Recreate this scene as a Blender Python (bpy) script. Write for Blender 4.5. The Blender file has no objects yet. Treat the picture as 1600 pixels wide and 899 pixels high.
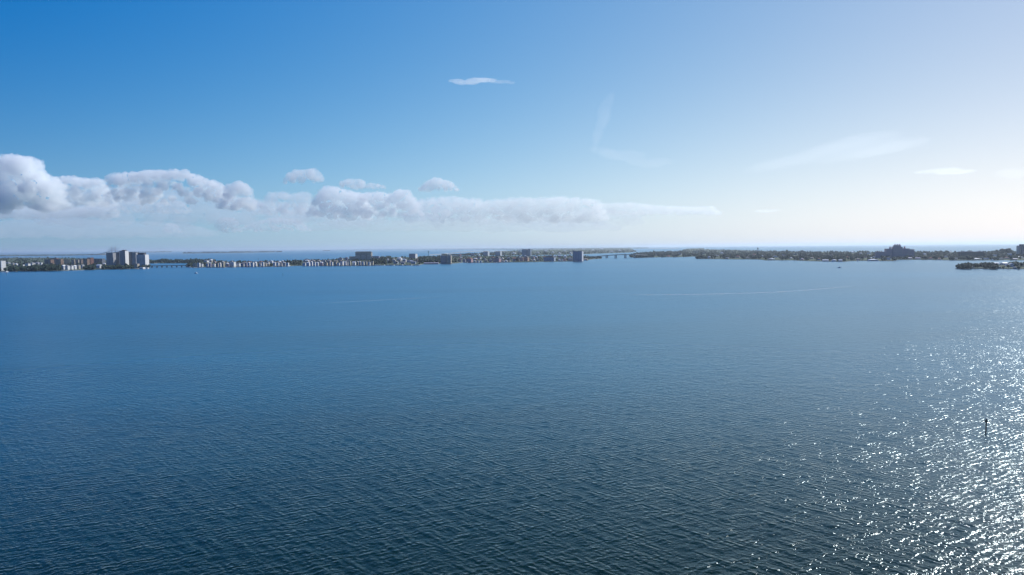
import bpy, bmesh, math, random
import numpy as np
from mathutils import Vector, Matrix

# ------------------------------------------------------------------ camera
C = bpy.context.scene
COL = C.collection
R = math.radians
CAM_H = 60.0
FPX = 1067.0                      # focal length in photo pixels (1600 wide)
PITCH, ROLL = R(3.36), R(0.48)
cam_d = bpy.data.cameras.new('camera'); cam = bpy.data.objects.new('camera', cam_d)
COL.objects.link(cam); C.camera = cam
cam_d.sensor_width = 36.0; cam_d.lens = 36.0 * FPX / 1600.0
cam_d.clip_start = 1.0; cam_d.clip_end = 300000.0
fwd = Vector((0, math.cos(PITCH), -math.sin(PITCH)))
rgt0 = Vector((1, 0, 0)); up0 = rgt0.cross(fwd)
rgt = rgt0 * math.cos(ROLL) - up0 * math.sin(ROLL)
upv = rgt.cross(fwd)
cam.matrix_world = Matrix.Translation((0, 0, CAM_H)) @ Matrix((rgt, upv, -fwd)).transposed().to_4x4()

# ------------------------------------------------------------------ sky and sun
SUN_EL, SUN_AZ = R(37.0), R(48.0)        # azimuth to the right of the view axis
sund = Vector((math.sin(SUN_AZ) * math.cos(SUN_EL), math.cos(SUN_AZ) * math.cos(SUN_EL), math.sin(SUN_EL)))
w = bpy.data.worlds.new('World'); C.world = w; w.use_nodes = True
nt = w.node_tree; nt.nodes.clear()
wo = nt.nodes.new('ShaderNodeOutputWorld'); bg = nt.nodes.new('ShaderNodeBackground')
sky = nt.nodes.new('ShaderNodeTexSky'); sky.sky_type = 'NISHITA'
sky.sun_disc = False; sky.sun_elevation = SUN_EL; sky.sun_rotation = SUN_AZ
sky.air_density = 1.6; sky.dust_density = 0.6; sky.ozone_density = 2.0; sky.altitude = 60
def WN(t, op, *ins):
    x = nt.nodes.new(t); x.operation = op
    for i, v in enumerate(ins):
        if isinstance(v, (int, float, tuple)): x.inputs[i].default_value = v
        else: nt.links.new(v, x.inputs[i])
    return x
wm = lambda op, *ins: WN('ShaderNodeMath', op, *ins).outputs[0]
wtc = nt.nodes.new('ShaderNodeTexCoord')
wsx = nt.nodes.new('ShaderNodeSeparateXYZ'); nt.links.new(wtc.outputs['Generated'], wsx.inputs[0])
w_mu = WN('ShaderNodeVectorMath', 'DOT_PRODUCT', wtc.outputs['Generated'], tuple(sund)).outputs['Value']
w_h = wm('EXPONENT', wm('MULTIPLY', wm('MAXIMUM', wsx.outputs['Z'], 0.0), -4.0))     # thicker air towards the horizon
w_hm = wm('MULTIPLY', w_h, w_mu); w_mm = wm('MULTIPLY', w_mu, w_mu); w_hh = wm('MULTIPLY', w_h, w_h)
wsc = nt.nodes.new('ShaderNodeSeparateColor'); nt.links.new(sky.outputs[0], wsc.inputs[0])
chan = []
for i, p in enumerate(([-4.013, 4.776, 3.008, -1.848, -0.089, -1.638], [-2.3, 2.419, 1.96, -0.919, -0.51, -0.576], [-0.442, -0.118, 0.723, 0.018, -0.558, 0.771])):
    e = wm('ADD', wm('MULTIPLY_ADD', w_h, p[1], p[0]), wm('ADD', wm('MULTIPLY', w_mu, p[2]), wm('MULTIPLY', w_hm, p[3])))
    e = wm('ADD', e, wm('ADD', wm('MULTIPLY', w_mm, p[4]), wm('MULTIPLY', w_hh, p[5])))
    root = wm('SQRT', wm('MULTIPLY', wsc.outputs[i], 0.1))
    chan.append(wm('MULTIPLY', wm('MULTIPLY', root, wm('EXPONENT', e)), 10.0))
chan[0] = wm('MAXIMUM', wm('SUBTRACT', chan[0], wm('MULTIPLY', chan[2], 0.1)), 0.0)
wcc = nt.nodes.new('ShaderNodeCombineColor')
for i in range(3): nt.links.new(chan[i], wcc.inputs[i])
nt.links.new(wcc.outputs[0], bg.inputs[0])
bg.inputs[1].default_value = 0.1
nt.links.new(bg.outputs[0], wo.inputs[0])
sl = bpy.data.lights.new('sun', 'SUN'); sl.energy = 4.3; sl.angle = R(0.53); sl.color = (1, .975, .94)
so = bpy.data.objects.new('sun', sl); COL.objects.link(so)
so.rotation_euler = sund.to_track_quat('Z', 'Y').to_euler(); so.location = sund * 2000
C.view_settings.view_transform = 'Standard'; C.view_settings.look = 'None'
C.view_settings.exposure = 0.0; C.view_settings.gamma = 1.0
C.render.engine = 'CYCLES'
cy = C.cycles
cy.max_bounces = 8; cy.diffuse_bounces = 2; cy.glossy_bounces = 2; cy.transmission_bounces = 2
cy.volume_bounces = 20; cy.max_bounces = 22; cy.transparent_max_bounces = 12
cy.caustics_reflective = False; cy.caustics_refractive = False
cy.use_denoising = True; cy.denoiser = 'OPENIMAGEDENOISE'
cy.use_adaptive_sampling = True; cy.adaptive_threshold = 0.01
cy.sample_clamp_direct = 0.0; cy.sample_clamp_indirect = 4.0

# ------------------------------------------------------------------ helpers
def ray(px, py):
    return (fwd * FPX + rgt * (px - 800) + upv * (449.5 - py)).normalized()
def ground(px, py, z=0.0):
    """point of the plane z seen at photo pixel px,py"""
    d = ray(px, py); t = (z - CAM_H) / d.z
    return Vector((d.x * t, d.y * t, z))
def at(px, py, depth):
    d = ray(px, py); t = depth / d.y
    return Vector((d.x * t, depth, CAM_H + d.z * t))

def mat(name, color=(.5, .5, .5), rough=.8, spec=.3, noise=None, metal=0.0):
    m = bpy.data.materials.new(name); m.use_nodes = True
    b = m.node_tree.nodes['Principled BSDF']
    b.inputs['Base Color'].default_value = (*color, 1)
    b.inputs['Roughness'].default_value = rough
    b.inputs['Specular IOR Level'].default_value = spec
    b.inputs['Metallic'].default_value = metal
    if noise:
        sc, amt = noise
        t = m.node_tree
        tc = t.nodes.new('ShaderNodeTexCoord'); n = t.nodes.new('ShaderNodeTexNoise')
        n.inputs['Scale'].default_value = sc; n.inputs['Detail'].default_value = 4
        rp = t.nodes.new('ShaderNodeMapRange')
        rp.inputs['From Min'].default_value = .3; rp.inputs['From Max'].default_value = .7
        rp.inputs['To Min'].default_value = 1 - amt; rp.inputs['To Max'].default_value = 1 + amt
        mx = t.nodes.new('ShaderNodeVectorMath'); mx.operation = 'SCALE'
        mx.inputs[0].default_value = color
        t.links.new(tc.outputs['Object'], n.inputs['Vector']); t.links.new(n.outputs[0], rp.inputs['Value'])
        t.links.new(rp.outputs[0], mx.inputs['Scale']); t.links.new(mx.outputs[0], b.inputs['Base Color'])
    return m

def tag(o, label=None, cat=None, group=None, kind=None):
    if label: o['label'] = label
    if cat: o['category'] = cat
    if group: o['group'] = group
    if kind: o['kind'] = kind
    return o

# ------------------------------------------------------------------ water
ROUGH = (.14, .36); FRES = .085
WAVES = [(1.1, 112, .034, None, (150, 330)), (1.2, 50, .042, None, (150, 330)), (1.65, 124, .078, None, (260, 700)), (1.8, 42, .088, None, (260, 700)),
         (2.6, 106, .074, None, (450, 1200)), (2.9, 62, .078, (120, 300), (550, 1500)), (5.6, 118, .075, (300, 900), None), (6.4, 48, .085, (400, 1000), None)]
def water_material():
    m = bpy.data.materials.new('bay_water'); m.use_nodes = True
    t = m.node_tree; L = t.links; N = t.nodes
    N.remove(N['Principled BSDF']); out = N['Material Output']
    # body of the water (scattered light) under a wave-roughened, Fresnel weighted surface
    body = N.new('ShaderNodeBsdfDiffuse'); gl = N.new('ShaderNodeBsdfGlossy'); gl.distribution = 'BECKMANN'; gl.inputs['Color'].default_value = (.85, .97, 1, 1)
    mixs = N.new('ShaderNodeMixShader')
    L.new(body.outputs[0], mixs.inputs[1]); L.new(gl.outputs[0], mixs.inputs[2]); L.new(mixs.outputs[0], out.inputs['Surface'])
    geo = N.new('ShaderNodeNewGeometry')
    dist = N.new('ShaderNodeVectorMath'); dist.operation = 'LENGTH'
    L.new(geo.outputs['Position'], dist.inputs[0])
    def noise(scale, det, stretch, ang, rough=.55):
        mp = N.new('ShaderNodeMapping'); mp.vector_type = 'TEXTURE'
        mp.inputs['Rotation'].default_value = (0, 0, R(ang)); mp.inputs['Scale'].default_value = (stretch, 1, 1)
        n = N.new('ShaderNodeTexNoise'); n.inputs['Scale'].default_value = scale
        n.inputs['Detail'].default_value = det; n.inputs['Roughness'].default_value = rough
        L.new(geo.outputs['Position'], mp.inputs['Vector']); L.new(mp.outputs[0], n.inputs['Vector'])
        return n.outputs[0]
    def math2(op, a, bb):
        x = N.new('ShaderNodeMath'); x.operation = op
        for i, v in enumerate((a, bb)):
            if isinstance(v, (int, float)): x.inputs[i].default_value = v
            else: L.new(v, x.inputs[i])
        return x.outputs[0]
    def mrange(v, a, b_, c, d):
        x = N.new('ShaderNodeMapRange'); x.interpolation_type = 'SMOOTHSTEP'
        for k, q in zip(('From Min', 'From Max', 'To Min', 'To Max'), (a, b_, c, d)): x.inputs[k].default_value = q
        L.new(v, x.inputs['Value']); return x.outputs[0]
    # gusts: broad patches where the ripples are stronger or weaker
    gust = mrange(noise(.004, 4, 4.0, 8), .35, .65, .82, 1.16)
    gust2 = mrange(noise(.0011, 3, 7.0, 3), .38, .62, .88, 1.12)
    gg = math2('MULTIPLY', gust, gust2)
    gg = math2('ADD', 1.0, math2('MULTIPLY', math2('SUBTRACT', gg, 1.0), mrange(dist.outputs['Value'], 500, 2200, 1, .3)))
    D = dist.outputs['Value']
    def layer(n, amp, fin=None, fout=None):
        v = math2('MULTIPLY', n, amp)
        if fin: v = math2('MULTIPLY', v, mrange(D, fin[0], fin[1], 0, 1))
        if fout: v = math2('MULTIPLY', v, mrange(D, fout[0], fout[1], 1, 0))
        return v
    h = layer(noise(2.6, 2, 1.4, -8), .12, None, (160, 450))
    h = math2('ADD', h, layer(noise(1.25, 2, 1.5, -12), .155, None, (450, 1300)))
    h = math2('ADD', h, layer(noise(.35, 2, 1.8, -10), .40, (200, 500), (1300, 4000)))
    h = math2('ADD', h, layer(noise(.14, 2, 2.0, -8), .8, (600, 1600), None))
    def train(lam, ang, amp, fin=None, fout=None, dist_=5.0):
        # a train of crests: banded waves with wandering fronts, swelling and dying away
        mp = N.new('ShaderNodeMapping'); mp.vector_type = 'TEXTURE'; mp.inputs['Rotation'].default_value = (0, 0, R(ang))
        L.new(geo.outputs['Position'], mp.inputs['Vector'])
        wv = N.new('ShaderNodeTexWave'); wv.wave_type = 'BANDS'; wv.bands_direction = 'X'; wv.wave_profile = 'SIN'
        wv.inputs['Scale'].default_value = math.pi / (10 * lam) * 1.0
        wv.inputs['Distortion'].default_value = dist_; wv.inputs['Detail'].default_value = 2
        wv.inputs['Detail Scale'].default_value = 2.2; wv.inputs['Detail Roughness'].default_value = .55
        L.new(mp.outputs[0], wv.inputs['Vector'])
        env = mrange(noise(.35 / lam, 1, 1.8, ang + 90), .38, .68, .15, 1.3)
        return layer(math2('MULTIPLY', wv.outputs['Fac'], env), amp, fin, fout)
    for lam, ang, amp, fi, fo in WAVES: h = math2('ADD', h, train(lam, ang, amp, fi, fo))
    h = math2('MULTIPLY', math2('MULTIPLY', h, gg), mrange(D, 300, 3000, 1, .6))
    bp = N.new('ShaderNodeBump'); bp.inputs['Strength'].default_value = 1.0; bp.inputs['Distance'].default_value = 1.0
    L.new(h, bp.inputs['Height']); L.new(bp.outputs[0], gl.inputs['Normal'])
    dt = N.new('ShaderNodeVectorMath'); dt.operation = 'DOT_PRODUCT'
    L.new(geo.outputs['Incoming'], dt.inputs[0]); L.new(bp.outputs[0], dt.inputs[1])
    c = math2('MAXIMUM', dt.outputs['Value'], 0.0)
    # unresolved wave slopes keep the effective angle away from grazing
    ce = math2('MINIMUM', math2('SQRT', math2('ADD', math2('MULTIPLY', c, c), FRES ** 2), 0), 1.0)
    fr = math2('MULTIPLY_ADD', math2('POWER', math2('SUBTRACT', 1.0, ce), 5.0), .98)
    fr.node.inputs[2].default_value = .02
    L.new(fr, mixs.inputs[0])
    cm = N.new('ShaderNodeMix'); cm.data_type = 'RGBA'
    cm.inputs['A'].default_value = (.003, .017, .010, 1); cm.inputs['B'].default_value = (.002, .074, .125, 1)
    L.new(mrange(dist.outputs['Value'], 100, 360, 0, 1), cm.inputs['Factor'])  # bluer body colour with distance stands in for sky reflection
    # darker grass beds and paler shoals, stretched along the current
    bed = N.new('ShaderNodeVectorMath'); bed.operation = 'SCALE'
    L.new(cm.outputs['Result'], bed.inputs[0])
    L.new(math2('MULTIPLY', mrange(noise(.0022, 5, 6.0, 4, .6), .36, .64, .70, 1.22), mrange(noise(.012, 4, 5.0, 7, .6), .35, .65, .9, 1.1)), bed.inputs['Scale'])
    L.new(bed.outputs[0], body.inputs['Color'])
    lg = math2('LOGARITHM', dist.outputs['Value'], 10)
    L.new(mrange(lg, 2.0, 3.1, ROUGH[0], ROUGH[1]), gl.inputs['Roughness'])
    return m
M_WATER = water_material()

WAMP = .8
def build_water():
    rng = np.random.default_rng(7)
    half = R(52)
    na = 1500
    ang = np.linspace(-half, half, na)
    rs = [70.0]
    while rs[-1] < 1400: rs.append(rs[-1] * 1.0046)
    while rs[-1] < 70000: rs.append(rs[-1] * 1.06)
    rs = np.array(rs); nr = len(rs)
    rr, aa = np.meshgrid(rs, ang, indexing='ij')
    X = rr * np.sin(aa); Y = rr * np.cos(aa); Z = np.zeros_like(X)
    dX = np.zeros_like(X); dY = np.zeros_like(X)
    near = rs < 1400
    nn = int(near.sum())
    x = X[:nn]; y = Y[:nn]; r = rr[:nn]
    # directional wind sea: crests run almost across the view, rising a little to the right
    # slow envelope fields so trains of waves come and go
    for i in range(90):
        lam = math.exp(rng.uniform(math.log(1.3), math.log(6.5)))
        th = R(116 if i % 2 else 47) + rng.normal(0, R(16))
        k = 2 * math.pi / lam
        amp = WAMP * (.72 if i % 2 else 1.0) * (.0030 * lam * math.exp(-((math.log(lam / 3.4)) / .55) ** 2) + .0004 * lam)
        ph = rng.uniform(0, 2 * math.pi)
        wgt = np.clip((lam / (.0046 * r) - 2.5) / 2.5, 0, 1)
        q = k * (math.cos(th) * x + math.sin(th) * y) + ph
        q = q + .8 * np.sin(x / (lam * rng.uniform(9, 16)) + rng.uniform(0, 6)) + .8 * np.sin(y / (lam * rng.uniform(9, 16)) + rng.uniform(0, 6))
        Z[:nn] += amp * wgt * np.sin(q)
        c = amp * wgt * .9 * np.cos(q)
        dX[:nn] += c * math.cos(th); dY[:nn] += c * math.sin(th)
    X = X + dX; Y = Y + dY
    V = np.stack([X, Y, Z], -1).reshape(-1, 3)
    i, j = np.meshgrid(np.arange(nr - 1), np.arange(na - 1), indexing='ij')
    a = (i * na + j).ravel()
    F = np.stack([a, a + 1, a + na + 1, a + na], -1)[:, ::-1]
    # the rest of the round sheet, flat: rim ring plus the sector behind the camera
    base = len(V)
    a2 = np.linspace(half, 2 * math.pi - half, 120)
    r2 = np.array([70.0, 300, 1500, 8000, 70000])
    e0 = np.stack([(r2[:, None] * np.sin(a2)), (r2[:, None] * np.cos(a2)), np.full((5, 120), -.3)], -1).reshape(-1, 3)
    i, j = np.meshgrid(np.arange(4), np.arange(119), indexing='ij')
    b = (base + i * 120 + j).ravel()
    F2 = np.stack([b, b + 1, b + 121, b + 120], -1)[:, ::-1]
    base2 = base + len(e0)
    a3 = np.linspace(-math.pi, math.pi, 97)[:-1]
    e1 = np.concatenate([np.array([[0, 0, -.3]]), np.stack([75 * np.sin(a3), 75 * np.cos(a3), np.full(96, -.3)], -1)])
    F3 = [(base2, base2 + 1 + (q + 1) % 96, base2 + 1 + q) for q in range(96)]
    V = np.concatenate([V, e0, e1])
    me = bpy.data.meshes.new('water')
    me.vertices.add(len(V)); me.vertices.foreach_set('co', V.ravel())
    quads = np.concatenate([F, F2]); nq = len(quads); n3 = len(F3)
    loops = np.concatenate([quads.ravel(), np.array(F3).ravel()])
    me.loops.add(len(loops)); me.loops.foreach_set('vertex_index', loops.astype(np.int32))
    me.polygons.add(nq + n3)
    st = np.concatenate([np.arange(nq) * 4, nq * 4 + np.arange(n3) * 3])
    me.polygons.foreach_set('loop_start', st.astype(np.int32))
    me.update(calc_edges=True); me.validate()
    me.polygons.foreach_set('use_smooth', [True] * len(me.polygons))
    me.materials.append(M_WATER)
    o = bpy.data.objects.new('water', me); COL.objects.link(o)
    tag(o, kind='structure')
    return o
build_water()

# ------------------------------------------------------------------ haze
HAZE = 3.3e-5
def haze():
    bm = bmesh.new(); bmesh.ops.create_cube(bm, size=1)
    for v in bm.verts: v.co = Vector((v.co.x * 150000, v.co.y * 150000, -2.5 if v.co.z < 0 else 150))
    me = bpy.data.meshes.new('haze'); bm.to_mesh(me); bm.free()
    o = bpy.data.objects.new('haze', me); COL.objects.link(o); tag(o, kind='stuff')
    m = bpy.data.materials.new('haze_air'); m.use_nodes = True; t = m.node_tree; t.nodes.clear()
    out = t.nodes.new('ShaderNodeOutputMaterial'); v = t.nodes.new('ShaderNodeVolumePrincipled')
    v.inputs['Color'].default_value = (.80, .90, 1, 1); v.inputs['Density'].default_value = HAZE
    v.inputs['Anisotropy'].default_value = .35
    t.links.new(v.outputs[0], out.inputs['Volume'])
    me.materials.append(m)
haze()

# ------------------------------------------------------------------ clouds
def cloud_mat(name, dens, aniso=0.0):
    m = bpy.data.materials.new(name); m.use_nodes = True; t = m.node_tree; t.nodes.clear()
    out = t.nodes.new('ShaderNodeOutputMaterial'); v = t.nodes.new('ShaderNodeVolumePrincipled')
    v.inputs['Color'].default_value = (.988, 1, .996, 1); v.inputs['Density'].default_value = dens
    v.inputs['Anisotropy'].default_value = aniso
    t.links.new(v.outputs[0], out.inputs['Volume'])
    return m
MC = cloud_mat('cumulus', .0038, .08)
MC_SOFT = cloud_mat('thin_cumulus', .0020, .15)
MC_VEIL = cloud_mat('cloud_veil', .00042, .15)
MC_TAIL = cloud_mat('bright_cumulus', .0022, .5)
MC_PUFF = cloud_mat('puff_cumulus', .0048, .32)
MC_MID = cloud_mat('central_cumulus', .0032, .3)
MC_CIRRUS = cloud_mat('cirrus', .00009, .6)

def blob_mesh(name, mats, sub):
    bm = bmesh.new(); bmesh.ops.create_icosphere(bm, subdivisions=sub, radius=1)
    bv = np.array([v.co[:] for v in bm.verts]); bf = np.array([[v.index for v in f.verts] for f in bm.faces]); bm.free()
    V = np.concatenate([bv @ np.array(m.to_3x3()).T + np.array(m.translation) for m in mats])
    F = np.concatenate([bf + i * len(bv) for i in range(len(mats))])
    me = bpy.data.meshes.new(name); me.vertices.add(len(V)); me.vertices.foreach_set('co', V.ravel())
    me.loops.add(F.size); me.loops.foreach_set('vertex_index', F.ravel().astype(np.int32))
    me.polygons.add(len(F)); me.polygons.foreach_set('loop_start', (np.arange(len(F)) * 3).astype(np.int32)); me.update(calc_edges=True)
    return me
def cloud(seed, profile, base, depth, m, label, name='cumulus_cloud', thick=.42, rmin=.07, rmax=.2, fill=2.2, disp=1.0, ragged=.12, flat=1.25, tilt=0.0, vox=40, grp=None):
    """profile: [(px, py_top)...] in photo pixels, base: py of the underside."""
    rnd = random.Random(seed)
    s = depth / FPX
    x0, x1 = profile[0][0], profile[-1][0]
    def top(px):
        for (a, b), (c, d) in zip(profile, profile[1:]):
            if a <= px <= c: return b + (d - b) * (px - a) / max(c - a, 1e-6)
        return base
    W = x1 - x0; Hm = max(base - p[1] for p in profile)
    n = min(int(fill * (26 + 30 * W / max(Hm, 6))), 700); mats = []
    for i in range(n):
        px = rnd.uniform(x0, x1); h = base - top(px)
        rad = (.35 * Hm + .65 * max(h, 1.5)) * rnd.uniform(rmin, rmax)
        u = rnd.random()
        z = (h - rad) if u < .45 else (h - rad) * rnd.random()
        z = max(z, rad * (.2 - ragged * 4 * rnd.random()))
        if rnd.random() < .10:                       # torn shreds just off the outline
            rad *= .42; z += rnd.uniform(-.2, .35) * rad * 4; px += rnd.uniform(-1.5, 1.5) * rad * 2
        yy = rnd.uniform(-1, 1) * Hm * thick * (1 - .6 * z / Hm)
        mats.append(Matrix.Translation((px, yy, z)) @ Matrix.Rotation(tilt, 4, 'Y') @ Matrix.Diagonal((rad * rnd.uniform(1, flat), rad * 1.1, rad * (1 if u < .45 else .8), 1)))
    me = blob_mesh(name, mats, 2)
    o = bpy.data.objects.new(name, me); COL.objects.link(o)
    mod = o.modifiers.new('r', 'REMESH'); mod.mode = 'VOXEL'; mod.voxel_size = max(Hm / vox, .5)
    for sc_, am in ((.22, .17), (.10, .13), (.045, .07)):
        tx = bpy.data.textures.new('puff', 'CLOUDS'); tx.noise_scale = max(Hm * sc_, .8); tx.noise_depth = 2
        d = o.modifiers.new('d', 'DISPLACE'); d.texture = tx; d.strength = Hm * am * disp; d.mid_level = .45; d.texture_coords = 'LOCAL'
    dg = bpy.context.evaluated_depsgraph_get()
    me2 = bpy.data.meshes.new_from_object(o.evaluated_get(dg))
    o.modifiers.clear(); o.data = me2; bpy.data.meshes.remove(me)
    me2.name = name; me2.materials.clear(); me2.materials.append(m)
    nv = len(me2.vertices); co = np.empty(nv * 3); me2.vertices.foreach_get('co', co); co = co.reshape(-1, 3)
    cx = (x0 + x1) / 2; B = at(cx, base, depth)
    co[:, 0] -= cx; co *= s
    me2.vertices.foreach_set('co', co.ravel()); me2.update()
    o.location = B; o.rotation_euler = (0, ROLL, 0)
    tag(o, label, 'cloud', grp)
    return o
G_BANK = 'cumulus clouds in the bank along the horizon'
cloud(1, [(-60, 290), (-10, 262), (4, 250), (14, 246), (34, 246), (50, 248), (55, 264), (70, 274), (90, 286), (96, 322)], 326, 20000, MC,
      'tallest puffy white cumulus tower, at the far left edge', grp=G_BANK)
cloud(2, [(86, 312), (96, 280), (104, 275), (130, 280), (158, 280), (166, 292), (178, 318)], 320, 21500, MC,
      'grey white cumulus just right of the tallest tower', grp=G_BANK, rmax=.17)
cloud(3, [(170, 306), (178, 275), (200, 271), (240, 268), (290, 267), (305, 275), (330, 282), (350, 292), (360, 316)], 316, 21000, MC,
      'longest flat topped cumulus in the left half of the bank', grp=G_BANK, rmax=.17)
cloud(4, [(346, 318), (356, 300), (364, 288), (376, 284), (386, 290), (394, 320)], 326, 18500, MC,
      'small bright knobbly cumulus ending the left half of the bank', grp=G_BANK)
cloud(5, [(-40, 326), (0, 318), (60, 322), (120, 324), (168, 316), (178, 334)], 338, 24000, MC_SOFT,
      'low dark shelf of cloud under the tall left tower', grp=G_BANK, rmin=.14, rmax=.4, flat=2.6)
cloud(6, [(176, 330), (190, 312), (220, 312), (250, 316), (282, 314), (300, 330)], 333, 24000, MC_SOFT,
      'soft grey cumulus hanging below the longest flat cloud', grp=G_BANK)
cloud(7, [(392, 326), (402, 316), (416, 318), (424, 304), (432, 298), (456, 304), (480, 300), (490, 328)], 334, 22000, MC_SOFT,
      'low pale cumulus between the bright knob and the central mass', grp=G_BANK)
cloud(8, [(486, 330), (500, 300), (516, 292), (530, 294), (548, 300), (566, 304), (580, 330)], 341, 21000, MC_MID,
      'rounded cumulus at the left of the central mass', grp=G_BANK, ragged=.2)
cloud(9, [(560, 322), (568, 303), (590, 300), (612, 304), (620, 298), (636, 297), (642, 306), (652, 318), (660, 336)], 337, 20500, MC_MID,
      'brightest cumulus with a raised head in the central mass', grp=G_BANK)
cloud(10, [(636, 334), (660, 312), (700, 308), (760, 314), (820, 310), (880, 309), (930, 313), (945, 330)], 344, 23000, MC_TAIL,
      'long pale smooth topped cloud right of the central mass', grp=G_BANK, rmin=.09, rmax=.24, flat=1.4, disp=1.4)
cloud(11, [(925, 332), (940, 318), (985, 317), (1030, 322), (1080, 324), (1112, 323), (1124, 332)], 334, 25000, MC_TAIL,
      'thin white tail at the right end of the bank', grp=G_BANK, rmin=.12, rmax=.34, flat=1.5, disp=1.5)
cloud(12, [(444, 286), (450, 272), (462, 266), (480, 265), (492, 263), (503, 275)], 284, 17000, MC_PUFF,
      'small arched puff of cloud above the bank, leftmost of three', grp='small loose puffs above the bank', rmin=.2, rmax=.34, fill=.5, ragged=.3)
cloud(13, [(534, 284), (545, 280), (560, 279), (575, 286), (590, 287), (600, 290)], 294, 18000, MC_PUFF,
      'flat ragged puff of cloud above the central mass, middle of three', grp='small loose puffs above the bank', rmin=.2, rmax=.36, fill=.5, ragged=.3)
cloud(14, [(655, 294), (668, 284), (680, 277), (690, 280), (704, 284), (716, 296)], 297, 18000, MC_PUFF,
      'small peaked puff of cloud above the bank, rightmost of three', grp='small loose puffs above the bank', rmin=.16, rmax=.32, fill=.7)
cloud(15, [(340, 356), (346, 340), (364, 340), (370, 346), (376, 360)], 362, 30000, MC_SOFT,
      'small faint cumulus low over the water left of centre', grp='faint low clouds under the bank')
cloud(16, [(378, 356), (400, 346), (430, 340), (462, 342), (474, 350), (486, 360)], 361, 32000, MC_SOFT,
      'pale broad cumulus low over the water left of centre', grp='faint low clouds under the bank')
cloud(17, [(-40, 352), (30, 342), (100, 340), (160, 344), (230, 346), (290, 350), (330, 360)], 366, 36000, MC_VEIL,
      'pale hazy layer of low cloud under the left half of the bank', name='low_cloud', grp='faint low clouds under the bank', rmin=.2, rmax=.5, flat=3)
cloud(18, [(480, 352), (540, 340), (620, 344), (700, 340), (800, 338), (900, 340), (960, 352)], 358, 38000, MC_VEIL,
      'pale hazy layer of low cloud under the right half of the bank', name='low_cloud', grp='faint low clouds under the bank', rmin=.2, rmax=.5, flat=3)
cloud(20, [(60, 330), (110, 300), (200, 292), (300, 298), (400, 312), (480, 320)], 346, 30000, MC_VEIL,
      'hazy pale backing behind the left half of the bank', name='low_cloud', grp='faint low clouds under the bank', rmin=.12, rmax=.3, flat=2)
cloud(21, [(440, 335), (520, 310), (620, 312), (760, 320), (900, 324), (1000, 332)], 350, 31000, MC_VEIL,
      'hazy pale backing behind the right half of the bank', name='low_cloud', grp='faint low clouds under the bank', rmin=.12, rmax=.3, flat=2)
cloud(19, [(255, 358), (262, 348), (274, 350), (284, 362)], 364, 33000, MC_SOFT,
      'tiny faint cumulus low above the condo towers', grp='faint low clouds under the bank')

def lens(px, py, L, H, depth, m, label, tilt=0.0, thick=.5, name='cirrus_cloud', seed=0, grp=None, n=7):
    """soft streak: slim ellipsoids strung along a line, merged and ruffled"""
    rnd = random.Random(seed); s = depth / FPX
    bm = bmesh.new()
    for i in range(n):
        f = (i + .5) / n - .5
        l = L * rnd.uniform(.25, .5)
        x = f * (L - l); z = rnd.uniform(-.35, .35) * H
        hh = H * .5 * (1 - 1.2 * f * f) * rnd.uniform(.5, 1)
        mt = Matrix.Rotation(-tilt, 4, 'Y') @ Matrix.Translation((x, rnd.uniform(-.3, .3) * L * thick, z)) @ Matrix.Diagonal((l * .5, L * thick * .5, hh, 1))
        bmesh.ops.create_icosphere(bm, subdivisions=4, radius=1, matrix=mt)
    me = bpy.data.meshes.new(name); bm.to_mesh(me); bm.free()
    o = bpy.data.objects.new(name, me); COL.objects.link(o)
    mod = o.modifiers.new('r', 'REMESH'); mod.mode = 'VOXEL'; mod.voxel_size = max(H / 9, .35)
    tx = bpy.data.textures.new('wisp', 'CLOUDS'); tx.noise_scale = L * .08; tx.noise_depth = 3
    d = o.modifiers.new('d', 'DISPLACE'); d.texture = tx; d.strength = H * .5; d.mid_level = .5; d.texture_coords = 'LOCAL'
    dg = bpy.context.evaluated_depsgraph_get()
    me2 = bpy.data.meshes.new_from_object(o.evaluated_get(dg))
    o.modifiers.clear(); o.data = me2; bpy.data.meshes.remove(me)
    me2.materials.clear(); me2.materials.append(m)
    nv = len(me2.vertices); co = np.empty(nv * 3); me2.vertices.foreach_get('co', co); co *= s
    me2.vertices.foreach_set('co', co); me2.update()
    o.location = at(px, py, depth); tag(o, label, 'cloud', grp)
    return o
lens(738, 126.5, 88, 6.5, 24000, cloud_mat('lens_cloud', .0016, .5), 'small bright lens shaped streak of cloud high in the blue sky', seed=3, n=5, thick=.3)
lens(785, 127, 50, 6.5, 24300, cloud_mat('lens_end', .0007, .4), 'faint lilac end of the high lens shaped streak', seed=4, n=4, thick=.3)
G_CI = 'thin cirrus wisps over the right half'
lens(1480, 268, 90, 7, 26000, cloud_mat('wisp', .00026, .6), 'thin flat white wisp at the right edge, lower one', seed=5, grp=G_CI)
lens(1590, 272, 80, 16, 26000, MC_CIRRUS, 'broad pale wisp touching the right edge', seed=6, grp=G_CI)
lens(1300, 238, 330, 26, 26000, cloud_mat('cirrus_band', .000026, .6), 'long slanting pale cirrus band right of centre', tilt=R(9), seed=7, grp=G_CI)
lens(985, 246, 150, 14, 26000, MC_CIRRUS, 'faint cirrus streak sloping down to the right, above the thin tail', tilt=R(-9), seed=8, grp=G_CI)
lens(940, 190, 110, 20, 26000, MC_CIRRUS, 'faint upright cirrus plume above centre', tilt=R(72), seed=9, grp=G_CI, thick=.3)
lens(1197, 330, 44, 3, 30000, cloud_mat('low_wisp', .0008, .5), 'tiny flat white wisp low above the right shore', seed=10, grp=G_CI)

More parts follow.
